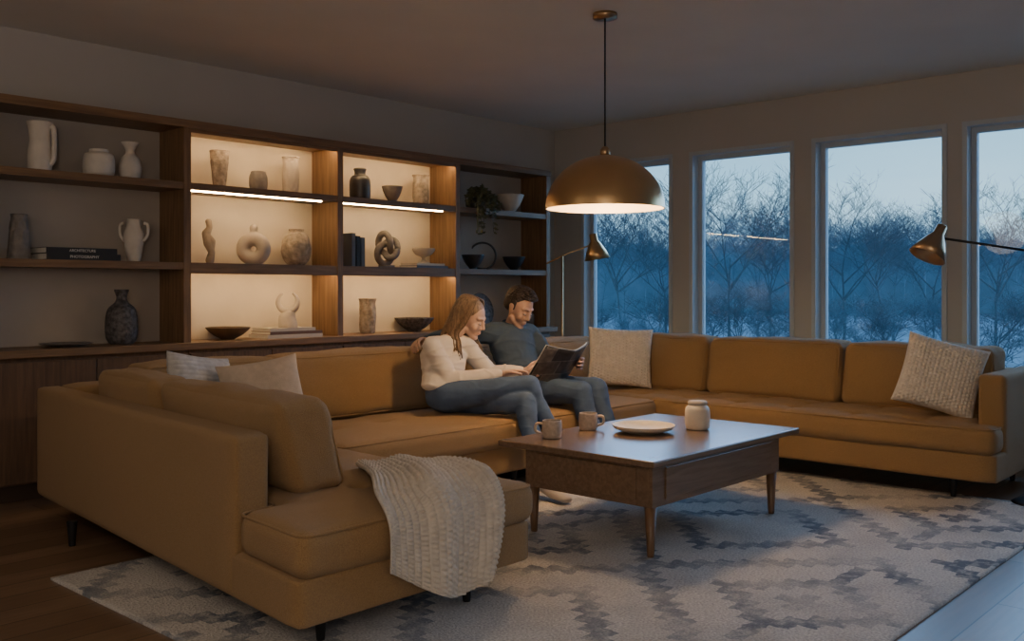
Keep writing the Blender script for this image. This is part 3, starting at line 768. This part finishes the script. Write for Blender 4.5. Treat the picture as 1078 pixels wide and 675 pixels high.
# ------------------------------------------------------------ pendant
PX, PY = 4.36, 3.26
pd = thing('pendant_lamp', 'large brass dome pendant lamp hanging over the coffee table', 'lamp', (PX, PY, ZC))
Rz, zr = .335, 1.655
out = [(Rz*math.cos(a), zr+.30*math.sin(a)) for a in [PI/2*k/18 for k in range(19)]]
out[-1] = (.02, zr+.30)
inn = [(max(r-.006, .01), z-.004) for r, z in out[::-1]]; inn[-1] = (Rz-.006, zr)
sh = obj('shade', lathe([(r, z) for r, z in out], (PX, PY, 0), 1, 1, 72, None, 1), BRASS, pd)
ii = bmesh.new(); seg = 72; rings = [[ii.verts.new((PX+(r)*math.cos(2*PI*k/seg), PY+r*math.sin(2*PI*k/seg), z)) for k in range(seg)] for r, z in inn]
for a, b in zip(rings, rings[1:]):
    for k in range(seg): ii.faces.new((a[k], a[(k+1) % seg], b[(k+1) % seg], b[k]))
tb = bmesh.new(); tb.from_mesh(sh.data)
big = [f for f in tb.faces if len(f.verts) > 10 and f.calc_area() > .1]; bmesh.ops.delete(tb, geom=big, context='FACES_ONLY'); tb.to_mesh(sh.data); tb.free()
obj('shade_lining', ii, BRASS_IN, sh)
obj('socket', lathe([(1, 0), (1, .7), (.5, 1)], (PX, PY, zr+.29), .028, .06, 20, None, 1), BRONZE, pd)
obj('bulb', lathe([(.3, 1), (.5, .8), (1, .4), (.7, .08), (.05, 0)][::-1], (PX, PY, zr+.12), .045, .12, 24), BULB, pd)
obj('cord', tube(bmesh.new(), [(PX, PY, zr+.34), (PX, PY, ZC-.02)], .005, 8), BLACK, pd)
obj('ceiling_canopy', lathe([(1, 0), (1, .9), (.9, 1)], (PX, PY, ZC-.03), .068, .03, 32, None, 1), BRONZE, pd)
def light(name, typ, loc, e, col, size=.1, rot=None, **k):
    l = bpy.data.lights.new(name, typ); l.energy = e; l.color = col
    if typ == 'AREA': l.size = size
    elif typ == 'SUN': l.angle = size
    else: l.shadow_soft_size = size
    for a, b in k.items(): setattr(l, a, b)
    o = bpy.data.objects.new(name, l); COL.objects.link(o); o.location = loc
    if rot: o.rotation_euler = rot
    return o
light('pendant_light', 'POINT', (PX, PY, zr+.08), 19, (1, .72, .45), .06)

# ------------------------------------------------------------ floor lamps
def floor_lamp(base, top, knee, head, hdir, label, m, r=.15, hs=1.0):
    t = thing('floor_lamp', label, 'lamp', base)
    obj('base', lathe([(1, 0), (1, .6), (.9, 1), (.1, 1.1)], base, r, .02, 40, None, 1), BLACK, t)
    obj('pole', tube(bmesh.new(), [base, top], .009, 10), BLACK if r > .14 else m, t)
    obj('arm', tube(bmesh.new(), [knee, top, head], .007, 10), BLACK if r > .14 else m, t)
    d = Vector(hdir).normalized(); Mx = Matrix.Translation(head) @ d.to_track_quat('Z', 'Y').to_matrix().to_4x4()
    pr = [(.022, -.075), (.028, -.07), (.030, -.02), (.045, .0), (.075, .06), (.098, .12), (.094, .12), (.070, .06), (.04, .01), (.005, .0)]
    b = lathe([(a*hs, z*hs) for a, z in pr], (0, 0, 0), 1, 1, 40, None, 1); b.transform(Mx)
    so = obj('lamp_shade', b, m, t)
    b = lathe([(.02*hs, .02*hs), (.03*hs, .06*hs), (.01*hs, .085*hs)], (0, 0, 0), 1, 1, 20, None, 2); b.transform(Mx)
    obj('bulb', b, CREAM, so)
    return t
hx, hy = atD(986, 5.35)
floor_lamp((5.95, 1.42, 0), (6.02, 1.40, 1.40), (6.12, 1.30, 1.37), (hx, hy, 1.49), (-.35, .25, -.75), 'bronze arched floor lamp reaching over the right end of the sofa', BRONZE, .16, 1.02)
hx, hy = atD(626, 8.35)
floor_lamp((6.62, 5.42, 0), (6.62, 5.42, 1.50), (6.50, 5.50, 1.43), (hx, hy, 1.60), (.15, -.1, -1), 'small brass reading lamp standing in the far room corner', BRASS, .13, 1.15)

# ------------------------------------------------------------ people
def headM(c, f, roll=0, s=1.0):
    f = Vector(f).normalized(); y = -f; z = Vector((0, 0, 1)); z = (z-y*z.dot(y)).normalized(); x = y.cross(z)
    M = Matrix((x, y, z)).transposed().to_4x4()
    return Matrix.Translation(c) @ M @ Matrix.Rotation(roll, 4, 'Y') @ Matrix.Scale(s, 4)
def head(out, M, male):
    bm = bmesh.new()
    hull(bm, ((0, .018, .034), (.074, .094, .084)), M=M)
    jw = .050 if male else .041
    hull(bm, ((0, .0, .005), (.066, .082, .065)), ((0, -.036, -.06), (.040, .046, .038)), M=M)
    hull(bm, ((0, -.040, -.032), (.053, .046, .052)), M=M)
    hull(bm, ((jw, -.012, -.06), .02), ((.010, -.066, -.098), .017), ((-.010, -.066, -.098), .017), ((-jw, -.012, -.06), .02), M=M, n=2)
    for s in (1, -1):
        hull(bm, ((.012*s, -.075, .030), .011), ((.042*s, -.062, .03), .011), M=M, n=2)
        hull(bm, ((.034*s, -.054, -.026), (.028, .028, .030)), M=M, n=3)
        hull(bm, ((.031*s, -.069, .005), (.014, .012, .010)), M=M, n=2)
        hull(bm, ((.0*s, -.086, -.030), .009), ((.009*s, -.089, -.030), .0075), M=M, n=2)
    hull(bm, ((0, -.080, .018), .009), ((0, -.101, -.024), .0095), M=M, n=2)
    hull(bm, ((-.014, -.082, -.056), .006), ((0, -.0875, -.055), .0065), ((.014, -.082, -.056), .006), M=M, n=2)
    hull(bm, ((-.010, -.081, -.069), .006), ((.010, -.081, -.069), .006), M=M, n=2)
    bm = remesh(bm, .0035, 6, .5)
    for s in (1, -1):
        hull(bm, ((.077*s, .008, .012), (.009, .02, .02)), ((.072*s, .0, -.018), (.008, .012, .012)), M=M, n=2)
    join(out, bm)
def face_bits(t, M, brow):
    for s in (1, -1):
        b = bmesh.new(); hull(b, ((.031*s, -.0745, .001), (.0105, .009, .0050)), M=M, n=2); obj('eye', b, EYEW, t)
        b = bmesh.new(); tube(b, [M @ Vector(p) for p in ((.019*s, -.0815, .001), (.026*s, -.0845, -.001), (.034*s, -.0835, -.001), (.043*s, -.076, .002))], .0015, 6); obj('eyelashes', b, DARK, t)
        b = bmesh.new(); tube(b, [M @ Vector(p) for p in ((.014*s, -.0855, .028), (.028*s, -.0825, .033), (.046*s, -.069, .029))], [.0015, .0025, .001], 6); obj('eyebrow', b, brow, t)
    b = bmesh.new(); tube(b, [M @ Vector(p) for p in ((-.019, -.083, -.063), (-.010, -.0875, -.062), (0, -.089, -.0625), (.010, -.0875, -.062), (.019, -.083, -.063))], [.001, .003, .0032, .003, .001], 8); obj('lips', b, LIP, t)
def hand(bm, W, d, n, t, curl=.5, s=1.0):
    W = Vector(W); d = Vector(d).normalized(); n = Vector(n); n = (n-d*n.dot(d)).normalized(); t = Vector(t); t = (t-d*t.dot(d)-n*t.dot(n)).normalized()
    r = .0088*s
    hull(bm, (W, .021*s), (W+d*.075*s+t*.028*s, .0125*s), (W+d*.078*s-t*.03*s, .0115*s), n=2)
    hull(bm, (W+d*.02*s+t*.018*s+n*.005*s, .014*s), (W+d*.06*s+t*.02*s+n*.006*s, .013*s), n=2)
    for off, L, cc in ((.030, .92, .9), (.010, 1.05, 1.0), (-.011, .98, 1.08), (-.031, .78, 1.18)):
        p = W+d*.078*s+t*off*s; a = 0; pts = [(p, r*1.12)]
        for k, l in enumerate((.040, .026, .021)):
            a += curl*cc*(.8, 1.1, .8)[k]; p = p+(d*math.cos(a)+n*math.sin(a)+t*off*1.2)*l*L*s; pts.append((p, r*(1.02-.07*k)))
        chain(bm, pts)
    p = W+d*.022*s+t*.022*s; pts = [(p, r*1.5)]
    for v, l in ((d*.65+t*.7+n*.35, .038), (d*.9+t*.3+n*.4, .032), (d*.95+n*.4, .024)):
        p = p+v.normalized()*l*s; pts.append((p, r*1.12))
    chain(bm, pts)
V = Vector
def scalev(r, a): return tuple(q+a for q in r) if hasattr(r, '__len__') else r+a
# ---- woman
wl = thing('person', 'woman in cream blouse and blue jeans sitting on the sofa, legs crossed, reading', 'person', (4.2, 4.2, .44))
HW = headM((4.375, 4.335, 1.015), (.28, -.70, -.34), -.08, 1.05)
torsoW = [(V((4.13, 4.29, .545)), (.160, .125, .105)), (V((4.15, 4.37, .66)), (.110, .092, .08)), (V((4.19, 4.42, .78)), (.128, .098, .085)), (V((4.22, 4.42, .85)), (.120, .075, .045))]
shW = [(V((4.115, 4.42, .850)), .048), (V((4.335, 4.37, .850)), .048)]
armWr = [(V((4.105, 4.41, .845)), .046), (V((4.10, 4.25, .64)), .035), (V((4.34, 4.05, .680)), .023)]
armWl = [(V((4.35, 4.36, .845)), .046), (V((4.45, 4.24, .66)), .035), (V((4.57, 4.07, .685)), .023)]
legWr = [(V((4.06, 4.24, .545)), .084), (V((4.33, 3.80, .625)), .056), (V((4.43, 3.68, .32)), .036)]
legWl = [(V((4.21, 4.22, .52)), .084), (V((4.27, 3.78, .53)), .056), (V((4.20, 3.57, .12)), .033)]
def calf(leg, r):
    a, b = leg[1][0], leg[2][0]; m = a.lerp(b, .3); back = V((0, .02, 0)); return [(a, leg[1][1]*.92), (m+back, r), (b, leg[2][1])]
def build_body(J, M, neck, hands, feet, male, m, root):
    bm = bmesh.new()
    chain(bm, J['torso'], 3); hull(bm, J['sh'][0], J['torso'][-1], J['sh'][1], n=3)
    for k in ('ar', 'al'): chain(bm, J[k])
    for k in ('lr', 'll'): chain(bm, J[k][:2], 3); chain(bm, calf(J[k], J['cr']))
    chain(bm, neck); head(bm, M, male)
    for h in hands: hand(bm, *h)
    for f in feet: chain(bm, f)
    return obj('body', remesh(bm, .0042, 2), m, root)
neckW = [(V((4.235, 4.41, .865)), .046), (V((4.30, 4.375, .935)), .041), (V((4.35, 4.36, .985)), .042)]
JW = dict(torso=[(c, scalev(r, -.012)) for c, r in torsoW], sh=[(c, r-.008) for c, r in shW], ar=armWr, al=armWl, lr=legWr, ll=legWl, cr=.046)
handsW = [((4.355, 4.04, .683), (.80, -.42, .10), (.1, -.45, -.9), (-.1, -.5, .9), .25, .98), ((4.58, 4.055, .687), (.55, -.75, -.05), (.75, .1, .25), (-.2, .2, 1), .55, .98)]
feetW = [[(V((4.20, 3.585, .085)), .036), (V((4.17, 3.47, .052)), (.038, .04, .026)), (V((4.15, 3.375, .038)), (.036, .03, .016))],
         [(V((4.43, 3.68, .30)), .034), (V((4.445, 3.60, .245)), (.034, .036, .03)), (V((4.455, 3.51, .20)), (.034, .03, .018))]]
build_body(JW, HW, neckW, handsW, feetW, False, SKIN_F, wl)
def cloth(name, chains, m, root, voxel=.006, hulls=(), wr=.006, k=9, sm=8):
    bm = bmesh.new()
    for c in chains: chain(bm, c, 3)
    for h in hulls: hull(bm, *h, n=3)
    bm = remesh(bm, voxel, sm); bm.normal_update(); bm.verts.ensure_lookup_table()
    for v in bm.verts:
        p = v.co; w = noise.noise(V((p.x*k, p.y*k, p.z*k*1.6)))
        rd = 1-abs(noise.noise(V((p.x*k*.7+5+w*.6, p.y*k*.7, p.z*k*1.9))))*2.8
        v.co = p+v.normal*(w*wr*.5+max(rd, 0)**2*wr*1.1-wr*.3)
    return obj(name, bm, m, root)
grow = lambda ch, a: [(c, scalev(r, a)) for c, r in ch]
def sleeve(arm, a):
    s, e, w = arm; return [(s[0], s[1]+a*.8), (s[0].lerp(e[0], .5), (s[1]+e[1])/2+a), (e[0], e[1]+a*1.3), (e[0].lerp(w[0], .6)-V((0, 0, .008)), (e[1]+w[1])/2+a*1.4), (w[0].lerp(e[0], .05), w[1]+a*.5)]
blouse = cloth('blouse', [[(V((4.135, 4.315, .612)), (.172, .140, .052))]+grow(torsoW[1:], .017), sleeve(armWr, .020), sleeve(armWl, .020), [(V((4.22, 4.415, .86)), (.085, .065, .04)), (V((4.25, 4.405, .895)), (.055, .050, .016))]], BLOUSE, wl, hulls=[((shW[0][0], .058), (V((4.22, 4.41, .85)), (.12, .080, .05)), (shW[1][0], .058)), ((V((4.24, 4.34, .775)), (.085, .06, .06)), (V((4.18, 4.33, .68)), (.11, .07, .06)))], wr=.0055, k=8)
def pants(leg, a, cr): 
    c = calf(leg, cr); return [(leg[0][0], leg[0][1]+a), (leg[0][0].lerp(leg[1][0], .55), leg[0][1]*.5+leg[1][1]*.5+a), (leg[1][0], leg[1][1]+a), (c[1][0], c[1][1]+a*1.3), (leg[2][0].lerp(leg[1][0], .07), leg[2][1]+a*1.3)]
cloth('jeans', [pants(legWr, .009, .047), pants(legWl, .009, .047)], DENIM, wl, hulls=[((V((4.13, 4.28, .545)), (.165, .13, .108)), (V((4.14, 4.32, .60)), (.14, .11, .04)))], wr=.0028, k=8, sm=7)
for f, nm in zip(feetW, ('sock', 'sock')):
    bm = bmesh.new(); chain(bm, grow(f, .005), 3); a0 = f[0][0]; chain(bm, [(a0, .041), (a0+V((0, -.0, .05)), .040)], 3); obj(nm, remesh(bm, .005, 3), SOCK, wl)
face_bits(wl, HW, HAIR_F)
# hair : loose waves over neck and shoulders
bm = bmesh.new(); random.seed(3)
hull(bm, ((0, .028, .046), (.080, .094, .082)), ((0, .055, -.04), (.070, .05, .07)), M=HW)
hull(bm, ((0, .055, -.04), (.068, .048, .06)), ((0, .075, -.12), (.075, .045, .05)), M=HW)
for k in range(300):
    ph = math.radians(62+236*(k+random.uniform(-.5, .5))/300); sx, sy = math.sin(ph), -math.cos(ph)
    q = random.uniform(.98, 1.14); ln = random.uniform(.8, 1.15); off = sx*5+random.uniform(-.7, .7)
    pts = [V((sx*.012, .02+sy*.02-.02, .131)), V((sx*.056*q, .018+sy*.068*q, .117)), V((sx*.088*q, .022+sy*.092*q, .055)), V((sx*.096*q, .028+sy*.092*q, -.02)), V((sx*.106*q, .04+sy*.082*q, -.09))]
    W0 = [HW @ p for p in pts]
    base = W0[-1]
    fr = ph < math.radians(125) or ph > math.radians(235)
    for j in range(3):
        wv = .020*math.sin(off+j*2.0)
        base = base+V((sx*.012+wv*.6, (-.022 if fr else .016)+wv*.4, -.048*ln)); W0.append(base)
    W0 = spline(W0, 4); n_ = len(W0)
    tube(bm, W0, [.0056*(1-.75*max(0, (i/n_-.75)*4)) * (.9+.1*math.sin(i*.5+off)) for i in range(n_)], 5)
obj('hair', bm, HAIR_F, wl)
# ---- man
ml = thing('person', 'dark-haired man in slate denim shirt and jeans, arm around the woman, holding the magazine', 'person', (4.85, 4.25, .44))
HM = headM((4.872, 4.365, 1.072), (.02, -.80, -.46), .05, 1.08)
torsoM = [(V((4.85, 4.29, .56)), (.165, .13, .115)), (V((4.86, 4.37, .69)), (.145, .11, .09)), (V((4.87, 4.43, .83)), (.170, .12, .10)), (V((4.87, 4.44, .915)), (.155, .085, .05))]
shM = [(V((4.70, 4.46, .91)), .060), (V((5.03, 4.42, .90)), .060)]
armMr = [(V((4.69, 4.46, .905)), .056), (V((4.52, 4.67, .885)), .043), (V((4.31, 4.70, .865)), .028)]
armMl = [(V((5.04, 4.42, .895)), .056), (V((5.10, 4.25, .67)), .041), (V((5.02, 4.03, .715)), .028)]
legMr = [(V((4.77, 4.22, .53)), .092), (V((4.78, 3.76, .555)), .060), (V((4.81, 3.60, .12)), .038)]
legMl = [(V((4.93, 4.22, .53)), .092), (V((4.98, 3.79, .56)), .060), (V((5.00, 3.62, .12)), .038)]
neckM = [(V((4.872, 4.44, .93)), .060), (V((4.874, 4.41, .99)), .055), (V((4.875, 4.39, 1.04)), .055)]
JM = dict(torso=[(c, scalev(r, -.012)) for c, r in torsoM], sh=shM, ar=armMr, al=armMl, lr=legMr, ll=legMl, cr=.052)
handsM = [((4.30, 4.70, .865), (-.85, -.25, -.05), (-.15, -.55, -.8), (.0, -.8, .55), .5, 1.08), ((5.025, 4.015, .718), (-.25, -.9, -.05), (-.9, .15, .1), (.0, .25, 1), .55, 1.08)]
feetM = [[(V((4.81, 3.62, .085)), .042), (V((4.81, 3.48, .055)), (.042, .05, .03)), (V((4.81, 3.39, .045)), (.042, .035, .022))], [(V((5.00, 3.64, .085)), .042), (V((5.01, 3.50, .055)), (.042, .05, .03)), (V((5.02, 3.41, .045)), (.042, .035, .022))]]
build_body(JM, HM, neckM, handsM, feetM, True, SKIN_M, ml)
shirt = cloth('denim_shirt', [[(V((4.85, 4.31, .63)), (.175, .140, .05))]+grow(torsoM[1:], .014), sleeve(armMr, .016), sleeve(armMl, .016)], SHIRT, ml, hulls=[((shM[0][0], .068), (V((4.87, 4.43, .91)), (.14, .09, .055)), (shM[1][0], .068))], wr=.0055, k=8)
bm = bmesh.new()
for s in (1, -1):   # folded collar leaves
    cp = spline([V((4.872, 4.50, .995)), V((4.872+s*.058, 4.465, .99)), V((4.872+s*.066, 4.40, .97)), V((4.872+s*.022, 4.335, .925))], 6)
    n_ = len(cp)
    top_ = [bm.verts.new(p) for p in cp]
    low_ = [bm.verts.new(p+V((s*(.018 if i else 0)+s*.012*i/n_, (.012 if i < n_/2 else -.012), -.030-.018*i/n_))) for i, p in enumerate(cp)]
    for i in range(n_-1): bm.faces.new((top_[i], top_[i+1], low_[i+1], low_[i]))
bmesh.ops.solidify(bm, geom=bm.faces[:], thickness=.005)
obj('collar', bm, SHIRT, shirt)
cloth('jeans', [pants(legMr, .010, .053), pants(legMl, .010, .053)], DENIM2, ml, hulls=[((V((4.85, 4.28, .56)), (.172, .135, .118)), (V((4.86, 4.32, .61)), (.15, .115, .04)))], wr=.0028, k=8, sm=7)
for f in feetM:
    bm = bmesh.new(); chain(bm, grow(f, .01), 3); bm = remesh(bm, .006, 3)
    for v in bm.verts: v.co.z = max(v.co.z, .014)
    obj('shoe', bm, SHOE, ml)
face_bits(ml, HM, HAIR_M)
bm = bmesh.new()
hull(bm, ((0, .034, .056), (.080, .092, .078)), ((0, .06, .0), (.072, .055, .05)), M=HM)
for k in range(600):
    th = random.uniform(0, 2*PI); zz = random.uniform(.0, 1)
    d = V((math.cos(th)*math.sqrt(1-zz*zz), math.sin(th)*math.sqrt(1-zz*zz), zz))
    if d.y < -.3 and d.z < .45: continue
    p = V((d.x*.078, .028+d.y*.092, .052+d.z*.078)); dirv = V((d.x*.5+.35, -.55+d.y*.2, d.z*.3)).normalized()
    q = [p, p+dirv*.014+d*.004, p+dirv*.030+d*.001]
    tube(bm, [HM @ a for a in q], [.0055, .005, .0012], 5)
for s in (1, -1): hull(bm, ((.071*s, .015, .04), (.010, .03, .025)), ((.070*s, -.008, .005), (.006, .010, .012)), M=HM, n=2)
obj('hair', bm, HAIR_M, ml)

# ------------------------------------------------------------ magazine
def cover_mat():
    m, nt, b = newmat('magazine_cover')
    tc = nt.nodes.new('ShaderNodeTexCoord')
    sp = nt.nodes.new('ShaderNodeSeparateXYZ'); cb = nt.nodes.new('ShaderNodeCombineXYZ')
    nt.links.new(tc.outputs['Object'], sp.inputs[0]); nt.links.new(sp.outputs[0], cb.inputs[0]); nt.links.new(sp.outputs[2], cb.inputs[1])
    br = nt.nodes.new('ShaderNodeTexBrick'); br.inputs['Scale'].default_value = 1; br.inputs['Brick Width'].default_value = .14; br.inputs['Row Height'].default_value = .085; br.inputs['Mortar Size'].default_value = .003
    br.inputs['Color1'].default_value = (.02, .02, .022, 1); br.inputs['Color2'].default_value = (.20, .17, .15, 1); br.inputs['Mortar'].default_value = (.20, .19, .18, 1)
    nt.links.new(cb.outputs[0], br.inputs['Vector'])
    n = nt.nodes.new('ShaderNodeTexNoise'); n.inputs['Scale'].default_value = 30; n.inputs['Detail'].default_value = 4; nt.links.new(tc.outputs['Object'], n.inputs['Vector'])
    mx = nt.nodes.new('ShaderNodeMix'); mx.data_type = 'RGBA'; mx.blend_type = 'OVERLAY'; mx.inputs['Factor'].default_value = .9
    nt.links.new(br.outputs['Color'], mx.inputs['A']); nt.links.new(n.outputs['Fac'], mx.inputs['B'])
    nt.links.new(mx.outputs['Result'], b.inputs['Base Color']); b.inputs['Roughness'].default_value = .35
    return m
COVER = cover_mat()
mg = thing('magazine', 'open glossy magazine held between the woman and the man', 'magazine', (4.80, 3.97, .66))
def mag(off, wdt, curve, hh=.28):
    bm = bmesh.new(); rows_ = []
    upv = V((0, -.60, .80)); nrm = V((0, .80, .60))
    for i in range(25):
        a = 2*i/24-1; x = a*wdt; dz = curve*(abs(a)**1.3)*.07
        rows_.append([bm.verts.new(V((4.79, 3.975, .60))+V((x, 0, 0))+upv*(hh*j/8)+nrm*(dz+off)) for j in range(9)])
    for i in range(24):
        for j in range(8): bm.faces.new((rows_[i][j], rows_[i+1][j], rows_[i+1][j+1], rows_[i][j+1]))
    return bm
def solid(bm, th):
    bm.normal_update(); r = bmesh.ops.solidify(bm, geom=bm.faces[:], thickness=th); return bm
obj('cover', solid(mag(0, .215, 1, .265), .0015), COVER, mg)
obj('pages', solid(mag(.007, .208, 1, .260), .005), PAPER, mg)

# ------------------------------------------------------------ outside
def tree_data(seed, h, kids=(6, 5, 5, 4, 3), spread=.75, trunk=.3):
    rnd = random.Random(seed); vs, fs = [], []
    def seg(p, q, r0, r1, n):
        d = (q-p).normalized(); a = d.orthogonal().normalized(); b = d.cross(a); k0 = len(vs)
        for P_, r in ((p, r0), (q, r1)):
            for k in range(n): vs.append(P_+(a*math.cos(2*PI*k/n)+b*math.sin(2*PI*k/n))*r)
        for k in range(n): fs.append((k0+k, k0+(k+1) % n, k0+n+(k+1) % n, k0+n+k))
    def br(p, d, L, r, lv):
        n = 5 if lv < 2 else 3; segs = 3 if lv < 3 else 2; pts = [p]; q = p; dd = d
        for s in range(segs):
            dd = (dd+V((rnd.uniform(-1, 1), rnd.uniform(-1, 1), rnd.uniform(-.2, .6)))*.16).normalized(); q2 = q+dd*L/segs
            seg(q, q2, r*(1-.25*s), r*(1-.25*(s+1)), n); q = q2; pts.append(q)
        if lv >= len(kids): return
        for k in range(kids[lv]):
            t = rnd.uniform(.35 if lv else trunk*2, 1); ip = min(int(t*segs), segs-1); base = pts[ip].lerp(pts[ip+1], t*segs-ip)
            side = V((rnd.uniform(-1, 1), rnd.uniform(-1, 1), rnd.uniform(-.1, .5))).normalized()
            br(base, (dd*(1-spread*.5)+side*spread).normalized(), L*rnd.uniform(.5, .72), max(r*.5, .0045), lv+1)
    br(V((0, 0, 0)), V((0, 0, 1)), h*.48, h*.010, 0)
    me = bpy.data.meshes.new('bare_tree'); me.from_pydata([tuple(v) for v in vs], [], fs); me.update(); return me
GZ = -1.4
def with_mat(me, m): 
    c = me.copy(); c.materials.append(m); return c
tv = [tree_data(11+k, 6.0) for k in range(4)]
bv = [tree_data(31+k, 3.2, (9, 6, 5, 4), .9, .05) for k in range(2)]
def put(me, name, px, D, s, label, cat, group):
    x, y = atD(px, D); o = bpy.data.objects.new(name, me); COL.objects.link(o); o.location = (x, y, GZ); o.rotation_euler = (0, 0, random.uniform(0, 6)); o.scale = (s, s, s); tag(o, label, cat, group)
random.seed(21)
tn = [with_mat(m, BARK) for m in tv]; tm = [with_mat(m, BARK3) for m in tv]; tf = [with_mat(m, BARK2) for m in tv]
for i, (px, D, s) in enumerate([(768, 33, 1.28), (655, 30, 1.05), (700, 40, 1.2), (885, 34, 1.12), (1048, 31, 1.15), (930, 42, 1.1), (812, 42, 1.15), (980, 36, .95)]):
    put(tn[i % 4], 'bare_tree', px, D, s, 'dark leafless tree standing nearest outside the windows', 'tree', 'nearer bare trees outside the windows')
for i in range(18):
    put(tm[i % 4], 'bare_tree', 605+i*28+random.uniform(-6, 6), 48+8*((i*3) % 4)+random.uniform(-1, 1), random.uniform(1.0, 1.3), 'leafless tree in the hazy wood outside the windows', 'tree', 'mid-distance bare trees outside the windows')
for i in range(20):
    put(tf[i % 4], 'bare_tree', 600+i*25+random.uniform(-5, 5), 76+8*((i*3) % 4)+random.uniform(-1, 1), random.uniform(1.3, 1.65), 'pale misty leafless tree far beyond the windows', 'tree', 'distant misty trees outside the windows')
bn = [with_mat(m, BARK) for m in bv]; bf = [with_mat(m, BARK3) for m in bv]
for i in range(24):
    put((bn if i % 3 else bf)[i % 2], 'bare_shrub', 600+i*22+random.uniform(-5, 5), 24+5*((i*3) % 4)+random.uniform(-.5, .5), random.uniform(.8, 1.1), 'dark twiggy shrub growing low outside the windows', 'shrub', 'bare shrubs outside the windows')
bm = bmesh.new(); bmesh.ops.create_grid(bm, x_segments=60, y_segments=60, size=90); edit(bm, lambda v: V((v.x+98, v.y+20, GZ+.15*noise.noise(v*.2))))
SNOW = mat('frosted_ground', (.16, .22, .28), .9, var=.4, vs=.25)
struct('ground_outside', bm, SNOW, True)
bm = bmesh.new(); n_ = 240; lo, hi = [], []
for i in range(n_+1):
    a = -.35+1.75*i/n_; R_ = 112; x, y = R_*math.cos(a), R_*math.sin(a)
    z = 6.0+1.8*noise.noise(V((i*.06, 0, 0)))+1.3*noise.noise(V((i*.5, 3, 0)))+.8*noise.noise(V((i*1.7, 8, 0)))
    lo.append(bm.verts.new((x, y, GZ-1))); hi.append(bm.verts.new((x, y, GZ+z+1.5)))
for i in range(n_): bm.faces.new((lo[i], lo[i+1], hi[i+1], hi[i]))
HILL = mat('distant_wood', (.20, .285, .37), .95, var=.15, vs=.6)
struct('distant_wood', bm, HILL)

# ------------------------------------------------------------ world
w = bpy.data.worlds.new('dusk'); S.world = w; w.use_nodes = True; nt = w.node_tree; bg = nt.nodes['Background']
tc = nt.nodes.new('ShaderNodeTexCoord'); sp = nt.nodes.new('ShaderNodeSeparateXYZ'); nt.links.new(tc.outputs['Generated'], sp.inputs[0])
n = nt.nodes.new('ShaderNodeTexNoise'); n.inputs['Scale'].default_value = 4; n.inputs['Detail'].default_value = 5
mp = nt.nodes.new('ShaderNodeMapping'); mp.inputs['Scale'].default_value = (1, 1, 5); nt.links.new(tc.outputs['Generated'], mp.inputs[0]); nt.links.new(mp.outputs[0], n.inputs['Vector'])
ma = nt.nodes.new('ShaderNodeMath'); ma.operation = 'MULTIPLY_ADD'; ma.inputs[1].default_value = .16; nt.links.new(n.outputs['Fac'], ma.inputs[0]); nt.links.new(sp.outputs[2], ma.inputs[2])
r = nt.nodes.new('ShaderNodeValToRGB'); cr = r.color_ramp
cr.elements[0].position = .02; cr.elements[0].color = (.20, .33, .43, 1); cr.elements[1].position = 1; cr.elements[1].color = (.05, .14, .27, 1)
for p, c in ((.12, (.34, .53, .65, 1)), (.20, (.25, .45, .59, 1)), (.30, (.13, .31, .46, 1))):
    e = cr.elements.new(p); e.color = c
nt.links.new(ma.outputs[0], r.inputs['Fac']); nt.links.new(r.outputs['Color'], bg.inputs['Color']); bg.inputs['Strength'].default_value = 2.1

# ------------------------------------------------------------ interior lights
light('room_fill', 'POINT', (-.7, -.5, 1.75), 74, (1, .84, .69), .45)  # added warm fill behind the camera, stands for no fixture
light('room_fill', 'POINT', (.1, 4.0, 2.0), 12, (1, .78, .56), .3)  # second added fill, out of view at the left, no fixture
sk = Vector((-1, -.05, -.42)).to_track_quat('-Z', 'Y').to_euler()
light('dusk_sky_glow', 'SUN', (12, 3, 6), 4.6, (.30, .57, 1), math.radians(70), sk)
S.view_settings.view_transform = 'AgX'
S.view_settings.exposure = .3
